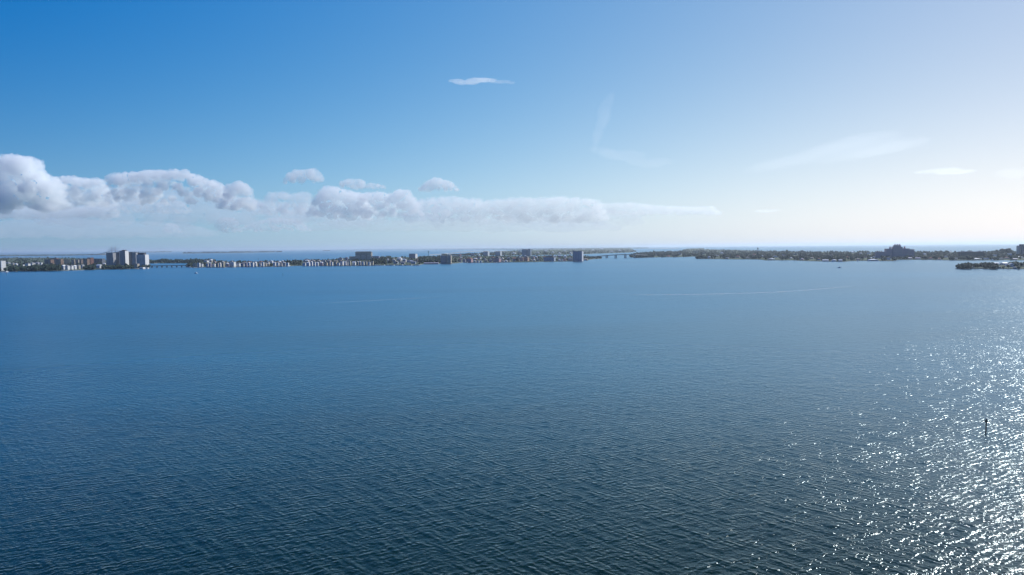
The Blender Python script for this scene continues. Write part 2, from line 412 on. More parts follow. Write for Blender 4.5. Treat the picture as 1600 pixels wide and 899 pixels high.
# ------------------------------------------------------------------ land
LAND_Z = 1.3
M_GROUND = mat('ground_cover', (.075, .095, .05), .95, .1, noise=(.02, .5))
M_WALLC = mat('seawall_concrete', (.34, .33, .30), .9, .2)
M_SAND = mat('sand', (.55, .50, .42), .95, .1, noise=(.01, .15))
M_LEAF = [mat('foliage_%s' % n, c, .8, .2, noise=(.6, .35)) for n, c in
          (('dark', (.024, .042, .020)), ('mid', (.040, .068, .026)), ('olive', (.065, .085, .035)), ('grey', (.042, .055, .036)))]
M_BARK = mat('bark', (.12, .095, .07), .9, .1)
M_WOOD = mat('wood_foliage', (.026, .043, .022), .85, .15, noise=(.03, .45))

def interp(pts, x):
    for (a, b), (c, d) in zip(pts, pts[1:]):
        if a <= x <= c: return b + (d - b) * (x - a) / max(c - a, 1e-6)
    return pts[0][1] if x < pts[0][0] else pts[-1][1]

def link_mesh(name, bm, mats, parent=None, smooth=False):
    me = bpy.data.meshes.new(name); bm.to_mesh(me); bm.free()
    for m in (mats if isinstance(mats, (list, tuple)) else [mats]): me.materials.append(m)
    if smooth: me.polygons.foreach_set('use_smooth', [True] * len(me.polygons))
    o = bpy.data.objects.new(name, me); COL.objects.link(o)
    if parent: o.parent = parent
    return o

def land(name, front, back, ground_mat=None, z=LAND_Z, step=6, jit=.25, seed=0):
    """low land between two lines given in photo pixels; a short seawall runs along its front"""
    rnd = random.Random(seed)
    x0, x1 = front[0][0], front[-1][0]
    ns = max(2, int((x1 - x0) / step)); xs = [x0 + i * (x1 - x0) / ns for i in range(ns + 1)]
    bm = bmesh.new(); rows = []
    for x in xs:
        yf = interp(front, x) + rnd.uniform(-jit, jit) * .6; yb = min(interp(back, x), yf - .12)
        f0 = ground(x, yf, 0); f1 = ground(x, yf, 0); n = f1.normalized()
        col = [bm.verts.new((f0.x, f0.y, -1.0)), bm.verts.new((f1.x + n.x * .6, f1.y + n.y * .6, z))]
        b = ground(x, yb, 0)
        for t in (.08, .3, .6, .92):
            p = f1.lerp(b, t); col.append(bm.verts.new((p.x, p.y, z + rnd.uniform(0, .5))))
        col.append(bm.verts.new((b.x, b.y, z))); nb = b.normalized()
        col.append(bm.verts.new((b.x + nb.x * 2, b.y + nb.y * 2, -1.0)))
        rows.append(col)
    for a, b in zip(rows, rows[1:]):
        for i in range(len(a) - 1):
            f = bm.faces.new((a[i], b[i], b[i + 1], a[i + 1])); f.material_index = 1 if i == 0 else 0
    for e in (rows[0], rows[-1]): bm.faces.new(e)
    bmesh.ops.recalc_face_normals(bm, faces=bm.faces)
    o = link_mesh(name, bm, [ground_mat or M_GROUND, M_WALLC if ground_mat is None else ground_mat])
    tag(o, kind='structure'); return o

PENIN_F = [(-90, 425.3), (15, 424.3), (60, 424), (95, 423.5), (150, 421.7), (190, 421), (226, 420), (234, 418.6)]
PENIN_B = [(-90, 404), (60, 403.2), (100, 403.5), (150, 404.5), (165, 407), (215, 410), (234, 416)]
land('peninsula', PENIN_F, PENIN_B, seed=1)
MID_F = [(222, 411.8), (262, 411.4), (300, 411.6), (336, 410.8)]
MID_B = [(222, 408.8), (336, 407.8)]
land('back_shore', MID_F, MID_B, seed=2)
ISL_F = [(291, 417.2), (299, 418.3), (345, 418), (400, 417.3), (448, 416.7), (456, 415.7), (520, 415.9), (585, 415.4), (600, 415.1), (655, 415.3), (659, 413.1), (690, 412.1), (706, 412.4),
         (722, 410.6), (760, 411), (800, 410.3), (868, 409.3), (905, 408.6), (916, 407), (926, 405.4), (940, 404.4)]
ISL_B = [(291, 416.4), (300, 411), (320, 408.5), (345, 409), (400, 410.5), (440, 408.5), (470, 408), (520, 406), (600, 402.6), (670, 402), (700, 400.5), (800, 400.5), (900, 399.8), (940, 403.4)]
land('island', ISL_F, ISL_B, seed=3)
BACK_F = [(690, 399.2), (716, 399.6), (745, 399.4), (770, 399.5), (800, 399.4), (850, 398.8), (900, 398), (935, 396.4), (985, 394.8), (994, 393.4)]
BACK_B = [(690, 398.6), (716, 398.9), (745, 396), (770, 394.5), (800, 392), (850, 390.4), (900, 389.6), (935, 388.6), (985, 388.6), (994, 392.9)]
land('back_island', BACK_F, BACK_B, seed=4)
FARL_F = [(-90, 401.2), (0, 400.4), (100, 399.6), (150, 398.9), (170, 398.3)]
FARL_B = [(-90, 399.6), (100, 398.3), (170, 397.4)]
land('far_shore', FARL_F, FARL_B, step=12, seed=5)
STREAKS = [([(196, 395.0), (230, 394.7), (268, 394.2)], .7), ([(286, 396.4), (350, 395.6), (430, 394.4)], 1.3), ([(505, 392.3), (516, 392.2)], .5),
           ([(432, 394.4), (440, 394.2)], .4), ([(526, 391.0), (600, 390.2)], .35), ([(566, 390.3), (586, 390.1)], .8), ([(200, 393.4), (560, 390.4)], .35)]
for i, (f, th) in enumerate(STREAKS):
    land('far_island', f, [(x, y - th) for x, y in f], step=12, jit=.1, seed=10 + i)
HOR_F = [(586, 390.2), (640, 390.1), (700, 389.8), (770, 390), (820, 390.4), (900, 389.4), (1000, 388.6), (1013, 388.4)]
land('horizon_shore', HOR_F, [(x, y - 1.3) for x, y in HOR_F], step=14, jit=.1, seed=6)
BEACH_F = [(1013, 388.5), (1034, 388.6), (1060, 388.3)]
land('beach', BEACH_F, [(x, y - .6) for x, y in BEACH_F], M_SAND, jit=.05, seed=7)
GLITTER_F = [(671, 399.2), (700, 396.9), (722, 394.4), (745, 393.2), (792, 392.8)]
land('glitter_strip', GLITTER_F, [(x, y - .75) for x, y in GLITTER_F], M_SAND, jit=.05, z=.7, seed=8)  # pale sand strip stands in for a glittering channel of water
RN_F = [(984, 401.6), (992, 403.0), (1010, 402.8), (1030, 402.4), (1060, 402.2), (1074, 401.6), (1100, 400.4)]
RN_B = [(984, 400.6), (992, 397), (1010, 394.5), (1060, 393.5), (1074, 389), (1100, 388)]
land('north_shore', RN_F, RN_B, seed=9)
R_F = [(1088, 404.6), (1100, 405.0), (1140, 405.5), (1186, 405.9), (1196, 407.3), (1240, 407.1), (1262, 408.3), (1320, 409.4), (1330, 408.2), (1352, 408.0), (1399, 408.4), (1402, 406.2),
       (1450, 406.4), (1495, 407.4), (1560, 407), (1690, 407.6)]
R_B = [(1088, 403.8), (1100, 390), (1150, 391), (1200, 393.2), (1300, 394.2), (1400, 394.6), (1500, 394.5), (1690, 394)]
land('barrier_island', R_F, R_B, seed=20)
D_F = [(1495, 419.2), (1502, 420.2), (1560, 420.6), (1600, 420.9), (1700, 421.6)]
D_B = [(1495, 418.4), (1512, 415.4), (1560, 413.6), (1600, 412.6), (1700, 411.6)]
land('near_island', D_F, D_B, seed=21)

# ------------------------------------------------------------------ things that get an ordinal label
LANDMARKS = [(0, 'left edge'), (112, 'brown condo blocks'), (198, 'tall condo towers'), (266, 'low trestle bridge'), (400, 'left thin pole'), (461, 'dark grove'),
             (567, 'broad beige condo'), (629, 'marina'), (669.5, 'green mast'), (697, 'square beige block'), (760, 'twin white blocks'), (824, 'slim sunlit tower'),
             (903, 'blue grey tower'), (955, 'arched bridge'), (1080, 'wooded point'), (1184, 'water tower'), (1320, 'jutting shore corner'), (1406, 'pink hotel'),
             (1518, 'long flat block'), (1600, 'right edge')]
ORD = 'first second third fourth fifth sixth seventh eighth ninth tenth eleventh twelfth thirteenth fourteenth fifteenth sixteenth seventeenth eighteenth nineteenth twentieth'.split()
PENDING = []
def later(o, px, look, noun, cat, group, where=''):
    """label filled in at the end: counted left to right after the nearest landmark to its left"""
    PENDING.append([o, px, look, noun, cat, group, where])
def finish_labels():
    from collections import defaultdict
    bins = defaultdict(list)
    for e in PENDING:
        seg = 0
        for i, (x, n) in enumerate(LANDMARKS):
            if e[1] >= x: seg = i
        bins[(seg, e[2], e[3], e[6])].append(e)
    for (seg, look, noun, where), es in bins.items():
        es.sort(key=lambda e: e[1]); lm = LANDMARKS[seg][1]
        for k, e in enumerate(es):
            n = ORD[k] if k < 20 else 'twenty-' + ORD[k - 20] if k < 29 else 'last'
            if len(es) == 1: lab = '%s %s%s, only one right of the %s' % (look, noun, where, lm)
            else: lab = '%s %s%s, %s right of the %s' % (look, noun, where, n, lm)
            if len(lab.split()) > 16: lab = lab.replace('only one right', 'first right').replace(' set back', '')
            tag(e[0], lab, e[4], e[5])

def mpp(P): return P.y / FPX          # metres per photo pixel at that depth
def empty(name, loc, rz=0):
    o = bpy.data.objects.new(name, None); COL.objects.link(o); o.location = loc; o.rotation_euler = (0, 0, rz); return o
def box(bm, x0, x1, y0, y1, z0, z1, mi=0):
    v = [bm.verts.new(p) for p in ((x0, y0, z0), (x1, y0, z0), (x1, y1, z0), (x0, y1, z0), (x0, y0, z1), (x1, y0, z1), (x1, y1, z1), (x0, y1, z1))]
    for q in ((3, 2, 1, 0), (4, 5, 6, 7), (0, 1, 5, 4), (1, 2, 6, 5), (2, 3, 7, 6), (3, 0, 4, 7)):
        f = bm.faces.new([v[i] for i in q]); f.material_index = mi
def cyl(bm, x, y, z0, z1, r0, r1, n=10, mi=0):
    a = [bm.verts.new((x + r0 * math.cos(2 * math.pi * i / n), y + r0 * math.sin(2 * math.pi * i / n), z0)) for i in range(n)]
    b = [bm.verts.new((x + r1 * math.cos(2 * math.pi * i / n), y + r1 * math.sin(2 * math.pi * i / n), z1)) for i in range(n)]
    for i in range(n):
        bm.faces.new((a[i], a[(i + 1) % n], b[(i + 1) % n], b[i])).material_index = mi
    bm.faces.new(a[::-1]).material_index = mi; bm.faces.new(b).material_index = mi
def beam(bm, p, q, r, mi=0):
    p, q = Vector(p), Vector(q); d = q - p
    m = Matrix.Translation((p + q) / 2) @ d.to_track_quat('Z', 'Y').to_matrix().to_4x4() @ Matrix.Diagonal((r, r, d.length / 2, 1))
    bmesh.ops.create_cube(bm, size=2, matrix=m)

# ---- materials for buildings
def wall_mat(name, c, floors=3.2, bay=4.0, win=.5):
    """stucco with recessed darker bays: procedural window grid in object space"""
    m = bpy.data.materials.new(name); m.use_nodes = True; t = m.node_tree; b = t.nodes['Principled BSDF']
    b.inputs['Roughness'].default_value = .8
    tc = t.nodes.new('ShaderNodeTexCoord'); sx = t.nodes.new('ShaderNodeSeparateXYZ'); t.links.new(tc.outputs['Object'], sx.inputs[0])
    def mm(op, a, bb=0.0):
        x = t.nodes.new('ShaderNodeMath'); x.operation = op
        for i, v in enumerate((a, bb)):
            if isinstance(v, (int, float)): x.inputs[i].default_value = v
            else: t.links.new(v, x.inputs[i])
        return x.outputs[0]
    hx = mm('ADD', sx.outputs['X'], sx.outputs['Y'])
    fx = mm('LESS_THAN', mm('FRACT', mm('DIVIDE', mm('ADD', hx, 500.0), bay)), win)
    fz = mm('LESS_THAN', mm('ABSOLUTE', mm('SUBTRACT', mm('FRACT', mm('DIVIDE', sx.outputs['Z'], floors)), .55)), .22)
    geo = t.nodes.new('ShaderNodeNewGeometry'); gz = t.nodes.new('ShaderNodeSeparateXYZ'); t.links.new(geo.outputs['Normal'], gz.inputs[0])
    side = mm('LESS_THAN', mm('ABSOLUTE', gz.outputs['Z']), .5)
    f = mm('MULTIPLY', mm('MULTIPLY', fx, fz), side)
    mx = t.nodes.new('ShaderNodeMix'); mx.data_type = 'RGBA'; mx.inputs['A'].default_value = (*c, 1); mx.inputs['B'].default_value = (.05, .06, .075, 1)
    t.links.new(f, mx.inputs['Factor']); t.links.new(mx.outputs['Result'], b.inputs['Base Color'])
    r = mm('SUBTRACT', .85, mm('MULTIPLY', f, .65)); t.links.new(r, b.inputs['Roughness'])
    return m
W = {'white': wall_mat('white_stucco', (.84, .82, .79), win=.34), 'cream': wall_mat('cream_stucco', (.58, .50, .38)), 'beige': wall_mat('beige_stucco', (.54, .47, .37)),
     'peach': wall_mat('peach_stucco', (.62, .42, .30)), 'brown': wall_mat('brown_stucco', (.26, .16, .11)), 'red brown': wall_mat('red_brown_stucco', (.34, .15, .10)),
     'grey': wall_mat('grey_stucco', (.45, .45, .46)), 'dark grey': wall_mat('dark_grey_stucco', (.13, .14, .17)), 'pink': wall_mat('pink_stucco', (.70, .42, .42)),
     'pale blue': wall_mat('pale_blue_stucco', (.50, .57, .66)), 'lilac': wall_mat('lilac_stucco', (.42, .38, .46))}
RF = {'white': mat('white_roof', (.86, .85, .83), .5), 'grey': mat('grey_roof', (.25, .25, .26), .8), 'dark': mat('dark_roof', (.07, .07, .08), .7),
      'red tiled': mat('red_tile_roof', (.30, .12, .08), .8, noise=(.5, .2)), 'tan': mat('tan_roof', (.40, .33, .26), .8), 'lilac': mat('lilac_roof', (.42, .38, .47), .6)}
M_SUNLIT = mat('sunlit_side_white', (.84, .82, .79), .7)  # white that puts the sunlit look of right sides into the colour
M_SLAB = mat('balcony_slab', (.62, .60, .57), .7)
M_GLASS = mat('window_glass', (.03, .04, .05), .12, .6)
M_CONC = mat('bridge_concrete', (.36, .35, .33), .85)
M_STEEL = mat('grey_steel', (.30, .31, .33), .5, .5)
M_HULL = mat('white_gelcoat', (.8, .8, .8), .3, .5)
M_DOCK = mat('dock_timber', (.22, .18, .14), .9)
M_FOAM = mat('foam', (.75, .77, .8), .9)

def roof_bm(kind, w, d, z, h, ov=.6):
    bm = bmesh.new()
    x, y = w / 2 + ov, d / 2 + ov
    if kind == 'flat':
        box(bm, -w / 2 - .25, w / 2 + .25, -d / 2 - .25, d / 2 + .25, z, z + .5)
    else:
        ins = min(x, y) * .95 if kind == 'hip' else 0
        if x >= y: r = [(-x + ins, 0, z + h), (x - ins, 0, z + h)]
        else: r = [(0, -y + ins, z + h), (0, y - ins, z + h)]
        c = [bm.verts.new(p) for p in ((-x, -y, z), (x, -y, z), (x, y, z), (-x, y, z))]
        a, b = [bm.verts.new(p) for p in r]
        if x >= y: fs = ((c[0], c[1], b, a), (c[1], c[2], b), (c[2], c[3], a, b), (c[3], c[0], a))
        else: fs = ((c[0], c[1], a), (c[1], c[2], b, a), (c[2], c[3], b), (c[3], c[0], a, b))
        for f in fs: bm.faces.new(f)
        bm.faces.new(c[::-1])
    return bm

HRECT = []
def house(x0, x1, yt, yb, wall='white', roof='grey', kind='hip', rot=None, depth=None, name='house', noun='house', group='houses along the shores', where='', lab=None, cat='house', rnd=random.Random(5)):
    """x0..x1, yt..yb: the photo pixels it covers"""
    px = (x0 + x1) / 2; P = ground(px, yb, LAND_Z); k = mpp(P)
    w = max((x1 - x0) * k * .86, 4); H = max((yb - yt) * k, 3.2); d = depth or w * rnd.uniform(.7, 1.1)
    d = min(max(d, 7), 24)
    rz = rnd.uniform(-.35, .2) if rot is None else R(rot * (.3 if px < 600 else .6 if px < 1000 else 1))
    w *= .94
    HRECT.append((x0 - 1.2, x1 + 1.2, yt, yb))
    e = empty(name, (P.x, P.y + d / 2, LAND_Z), rz)
    rh = 0 if kind == 'flat' else min(H * .36, min(w, d) * .35)
    h = H - (rh if kind != 'flat' else .5)
    bm = bmesh.new(); box(bm, -w / 2, w / 2, -d / 2, d / 2, -.8, h)
    link_mesh('wall', bm, W[wall], e)
    link_mesh('roof', roof_bm(kind, w, d, h + .003, rh), RF[roof], e)
    if w > 14:                                    # a porch slab gives the front some relief
        bm = bmesh.new(); box(bm, -w * .32, w * .32, -d / 2 - 2.4, -d / 2 - .01, h * .42, h * .42 + .35)
        for xx in (-w * .3, 0, w * .3): box(bm, xx - .18, xx + .18, -d / 2 - 2.3, -d / 2 - 1.95, -.5, h * .42)
        link_mesh('porch', bm, M_SLAB, e)
    if lab: tag(e, lab, cat, group)
    else: later(e, px, wall, '%s, %s %s roof' % (noun, roof, kind), cat, group, where)
    return e

def block(x0, x1, yt, yb, wall, lab, roof='grey', rot=0, d=None, balc=True, pent=None, sunlit_end=False, name='condo_building', cat='building', group=None, cap=None):
    """mid or high rise: wall, roof slab, a balcony slab for every storey, roof house"""
    px = (x0 + x1) / 2; P = ground(px, yb, LAND_Z); k = mpp(P)
    w = (x1 - x0) * k; H = (yb - yt) * k; d = d or min(max(w * .7, 14), 26)
    e = empty(name, (P.x, P.y + d / 2, LAND_Z), R(rot))
    bm = bmesh.new(); box(bm, -w / 2, w / 2, -d / 2, d / 2, -.8, H - .8); link_mesh('wall', bm, W[wall], e)
    bm = bmesh.new(); box(bm, -w / 2 - .4, w / 2 + .4, -d / 2 - .4, d / 2 + .4, H - .797, H); rf = link_mesh('roof', bm, RF[roof], e)
    if pent:
        bm = bmesh.new(); box(bm, pent[0] * w, pent[1] * w, -d * .3, d * .3, H + .003, H + pent[2]); link_mesh('roof_house', bm, RF[pent[3]] if pent[3] in RF else W[pent[3]], rf)
    if sunlit_end:
        bm = bmesh.new(); box(bm, w / 2 + .003, w / 2 + .5, -d / 2 - .3, d / 2 + .3, -.8, H - .803); link_mesh('sunlit_slab', bm, M_SUNLIT, e)  # white slab added so the right side reads as sunlit
    if balc:
        n = max(2, int(H / 3.4))
        for i in range(1, n):
            z = i * H / n
            bm = bmesh.new()
            nb = max(1, int(w / 11))
            for j in range(nb):
                a = -w / 2 + (j + .14) * w / nb; b = -w / 2 + (j + .86) * w / nb
                box(bm, a, b, -d / 2 - 1.7, -d / 2 - .01, z, z + .25); box(bm, a, b, -d / 2 - 1.7, -d / 2 - 1.6, z + .25, z + 1.15)
            link_mesh('balcony', bm, M_SLAB if wall != 'dark grey' else W['grey'], e)
    tag(e, lab, cat, group)
    return e

# ---- left peninsula
G_T = 'tall condo towers on the peninsula'
block(-14, 4.6, 407.6, 423.2, 'white', 'white block cut by the left edge, behind the sailing boat', rot=-12, d=16, roof='grey')
block(166.6, 177.6, 395.0, 416.2, 'grey', 'grey condo tower, leftmost of the tall group', rot=-6, roof='dark', group=G_T, d=18)
block(177.8, 187, 394.4, 415.6, 'dark grey', 'dark recessed condo tower, second of the tall group', rot=0, roof='dark', group=G_T, d=20)
block(187.4, 197.4, 392.1, 416.0, 'grey', 'tallest condo tower with right side whitened as if sunlit', sunlit_end=True, rot=-10, roof='dark', group=G_T, d=18, pent=(-.2, .3, 3, 'dark'))
block(198.2, 207, 394.3, 415.6, 'dark grey', 'dark condo tower right of the tallest one', rot=0, roof='dark', group=G_T, d=20)
block(207, 213.4, 394.6, 416.0, 'grey', 'narrow grey condo tower left of the sunlit one', rot=-6, roof='dark', group=G_T, d=18)
block(213.6, 228.6, 398.2, 417.0, 'white', 'sunlit white ended condo tower with dark roof house, rightmost of the tall group', rot=-9, roof='white', sunlit_end=True, group=G_T, d=20, pent=(-.42, .28, 7, 'dark'))
G_C = 'mid rise condo blocks on the peninsula'
for x0, x1, yt, yb, wl, rf, lab, rot in (
        (69.5, 80, 405.6, 415.4, 'brown', 'dark', 'brown mid rise block, leftmost of the condo blocks', -5),
        (79.5, 88, 403.7, 414.6, 'red brown', 'dark', 'dark roofed brown block rising above its neighbours', 5),
        (87.5, 96, 405.0, 415.2, 'brown', 'tan', 'brown block left of the bright peach one', -8),
        (99, 107.5, 405.3, 413.6, 'peach', 'tan', 'bright peach block facing the sun', -50),
        (111.5, 117.5, 406.2, 414, 'beige', 'tan', 'narrow beige block right of the bright peach one', -20),
        (118, 123.6, 405.6, 414, 'cream', 'grey', 'narrow cream block left of the orange ended one', -15),
        (123.8, 129.8, 405.2, 414.4, 'peach', 'red tiled', 'block with an orange peach end wall', -35),
        (130.2, 137, 404.6, 415, 'brown', 'dark', 'brown block left of the stepped red brown one', -6),
        (136.6, 144, 402.8, 414.6, 'red brown', 'red tiled', 'tallest red brown block with a peach right side', -25),
        (144.4, 159.2, 404.5, 413.6, 'dark grey', 'dark', 'long dark slab block right of the red brown one', 4)):
    block(x0, x1, yt, yb, wl, lab, roof=rf, rot=rot, group=G_C)
for i, (x0, x1, yt, yb, wl, rf, kd, rot) in enumerate((
        (95.6, 101, 414.2, 421.6, 'white', 'white', 'gable', -60), (101.5, 107, 414.4, 421.9, 'white', 'grey', 'gable', -30), (108.5, 113, 414.2, 421.6, 'white', 'grey', 'hip', -20),
        (113.6, 118, 414.8, 421.2, 'white', 'white', 'gable', -40), (119, 124, 413.8, 420.6, 'cream', 'grey', 'hip', -25), (125, 130, 413.6, 419.4, 'white', 'grey', 'gable', -30),
        (149.5, 157.5, 413.4, 419.6, 'white', 'white', 'gable', -35), (38.5, 45, 410.4, 415.6, 'white', 'dark', 'hip', -15), (45.6, 52, 410.0, 415.2, 'white', 'grey', 'hip', -30),
        (61.6, 65.4, 410.6, 414.2, 'white', 'white', 'flat', -40), (17, 21.5, 410.8, 414.4, 'cream', 'grey', 'hip', -30), (22, 26.6, 411.6, 415.2, 'white', 'white', 'hip', -30),
        (27.6, 30.4, 414, 416.4, 'white', 'white', 'flat', -30), (34, 37, 413.8, 416.2, 'white', 'white', 'flat', -30), (8, 14, 409.4, 412.6, 'grey', 'grey', 'hip', -20),
        (52.5, 60, 409.4, 413.4, 'lilac', 'grey', 'hip', 0), (159.5, 165, 411.4, 414.2, 'cream', 'white', 'hip', -10), (169.5, 174, 412.4, 414.6, 'white', 'white', 'flat', 0),
        (178.5, 184, 412.8, 415, 'grey', 'white', 'flat', 0), (188, 195, 413, 415.2, 'grey', 'white', 'flat', 0), (200.5, 206, 411.6, 414.6, 'white', 'white', 'gable', -15),
        (208.4, 216, 412.2, 419.6, 'cream', 'tan', 'flat', -20), (217, 224.4, 417.8, 420.2, 'white', 'white', 'flat', -8), (226, 231.4, 418.2, 419.8, 'white', 'white', 'flat', -8))):
    house(x0, x1, yt, yb, wl, rf, kd, rot, group='houses on the peninsula')

# ---- long island: shore row
ROW = [(300.5, 306.5, 411.5, 417.5), (307.4, 312.2, 410.6, 417.4), (313, 316.8, 411.4, 417.2), (321.8, 325.4, 411, 417.4), (325.6, 329.6, 410.4, 417.4), (331, 336, 412.2, 417.2), (337.8, 341.4, 410.6, 417.4),
       (341.8, 345, 410.8, 417.4), (346.6, 349.8, 410.4, 417.4), (352, 357, 411, 417), (357.4, 366.6, 409.8, 417), (367.4, 374.6, 409.8, 416.6), (375.4, 381.4, 411, 416.8), (382.4, 386.2, 409.8, 416.8),
       (386.6, 390.4, 410, 416.8), (391.2, 396, 410.4, 416.8), (396.4, 401, 410, 416.6), (404, 408, 410.4, 416.6), (408.3, 412.2, 409.6, 416.6), (412.5, 416.6, 410.4, 416.4), (417, 421, 411, 416.2),
       (426, 430.6, 409.6, 416.2), (431, 435.8, 409.2, 416.2), (436.2, 441, 410.2, 416), (441.4, 446, 409.6, 416), (446.4, 451, 410.4, 416),
       (472, 477.6, 409.8, 415.4), (478, 484, 409.4, 415.4), (484.6, 488.4, 408.8, 415.4), (489, 493, 408.4, 415.4), (493.4, 497.6, 409.6, 415.4), (499, 504.6, 409, 415.2), (505, 511.4, 409, 415.2),
       (512, 516, 408.6, 415.2), (516.4, 520, 409.6, 415.2), (521, 526, 409, 415.2), (526.4, 530.6, 409.8, 415.2), (531, 536.4, 408.4, 415), (537, 541, 408.8, 415), (541.4, 543.6, 409.4, 415),
       (544, 548, 407.8, 415), (550, 555.6, 408.8, 414.8), (556.6, 560.2, 408.4, 414.8), (560.5, 564, 408.4, 414.8), (565, 569, 409.2, 414.8), (569.6, 573.4, 407.8, 414.8), (574.4, 578.6, 409, 414.8), (579.2, 583.6, 408.2, 414.6)]
rr = random.Random(11)
for x0, x1, yt, yb in ROW:
    kd = rr.choice(('gable', 'hip', 'hip', 'flat')); wl = rr.choice(('white', 'white', 'cream', 'white', 'lilac', 'grey', 'beige')); rf = rr.choice(('white', 'white', 'grey', 'tan', 'dark'))
    house(x0, x1, yt, yb, wl, rf, kd, rr.uniform(-30, 10), group='waterfront houses on the long island', where=' by water')
for x0, x1, yt, yb, wl, rf, kd, rot in (
        (318, 324.6, 406.2, 410.4, 'white', 'grey', 'hip', -20), (325.4, 332, 405.2, 410, 'cream', 'white', 'hip', -25), (332.5, 337, 408, 411, 'pink', 'tan', 'hip', -10), (472.6, 484, 404.6, 409.6, 'lilac', 'dark', 'hip', 5),
        (484.4, 491, 405.6, 409.6, 'pink', 'grey', 'hip', -20), (527, 535.4, 402.2, 407.6, 'grey', 'dark', 'hip', 0), (538, 544, 401.8, 407, 'lilac', 'grey', 'hip', -10),
        (499, 507, 406.4, 410, 'grey', 'dark', 'hip', -5), (510, 517, 406.2, 409.8, 'lilac', 'grey', 'hip', -10),
        (620, 628, 402.2, 407.2, 'white', 'white', 'hip', -15), (628.6, 634.6, 404.6, 409.6, 'grey', 'white', 'gable', -25), (611, 618, 404.8, 409.4, 'grey', 'grey', 'hip', 0), (635.6, 641.6, 406.2, 410.6, 'pale blue', 'grey', 'gable', -15),
        (642, 650, 407.6, 412.6, 'pale blue', 'grey', 'hip', -5), (604, 610, 407, 411.6, 'grey', 'grey', 'hip', -5), (614, 622, 408, 412.6, 'pale blue', 'grey', 'gable', -20), (625, 633, 408.8, 413, 'grey', 'grey', 'gable', -5),
        (659.5, 687.5, 410.6, 412.6, 'grey', 'lilac', 'gable', 2),
        (715, 721, 403.8, 409.4, 'lilac', 'red tiled', 'hip', 0), (722.4, 727.8, 404.2, 409.8, 'lilac', 'grey', 'hip', -10), (728.4, 738.8, 402.4, 410.2, 'pink', 'red tiled', 'hip', -38),
        (739.6, 744.2, 407.2, 410.4, 'cream', 'white', 'hip', -20), (744.6, 749, 406.6, 410.4, 'white', 'tan', 'hip', -25), (749.4, 753.4, 407.4, 410.4, 'white', 'white', 'flat', -20), (756, 762, 405, 409.8, 'beige', 'tan', 'hip', 0),
        (763.6, 769, 404.4, 409.6, 'lilac', 'grey', 'hip', 0), (770.4, 783, 401.4, 409.8, 'pink', 'dark', 'hip', -38), (784, 788.4, 406.2, 409.6, 'white', 'tan', 'hip', -20), (788.8, 793, 406.4, 409.6, 'white', 'white', 'hip', -20),
        (793.4, 798, 406.6, 409.4, 'cream', 'white', 'flat', -20), (800.4, 806, 403, 408.8, 'lilac', 'red tiled', 'hip', 0), (806.4, 811.4, 401.8, 408.8, 'brown', 'dark', 'gable', -10), (812, 818, 401.2, 408.6, 'pink', 'tan', 'hip', -10),
        (818.6, 826.8, 400.2, 408.4, 'peach', 'dark', 'hip', -40), (827.4, 832, 405.2, 408.4, 'cream', 'tan', 'hip', -20), (832.4, 837, 405.4, 408.4, 'white', 'white', 'hip', -20), (838, 843, 404.2, 408.4, 'beige', 'grey', 'hip', -5),
        (848.6, 869.6, 399.6, 408.2, 'pale blue', 'dark', 'hip', -34), (872, 876, 404.8, 408.2, 'white', 'white', 'hip', -20), (876.4, 880, 404.4, 408.2, 'white', 'grey', 'hip', -20), (880.4, 885, 403.2, 408, 'pink', 'tan', 'hip', -20),
        (887, 895, 402.4, 407.8, 'lilac', 'grey', 'hip', 0), (910.6, 919.6, 403.8, 407.0, 'peach', 'tan', 'hip', -20)):
    house(x0, x1, yt, yb, wl, rf, kd, rot, group='houses on the long island')
# second row, half hidden by trees
rq = random.Random(23)
xs2 = [x for x in range(342, 900, 9) if not (445 < x < 470 or 540 < x < 598 or 655 < x < 712 or 886 < x < 914)]
for x in xs2:
    yb = interp(ISL_F, x) - rq.uniform(3.6, 6.2); x0 = x + rq.uniform(-2, 2); wd = rq.uniform(3.4, 6.5)
    house(x0, x0 + wd, yb - rq.uniform(3.6, 5.2), yb, rq.choice(('white', 'cream', 'white', 'grey', 'beige', 'pink')), rq.choice(('white', 'white', 'grey', 'tan', 'red tiled')), rq.choice(('hip', 'gable', 'hip')), rq.uniform(-30, 5),
          group='houses on the long island', where=' set back')
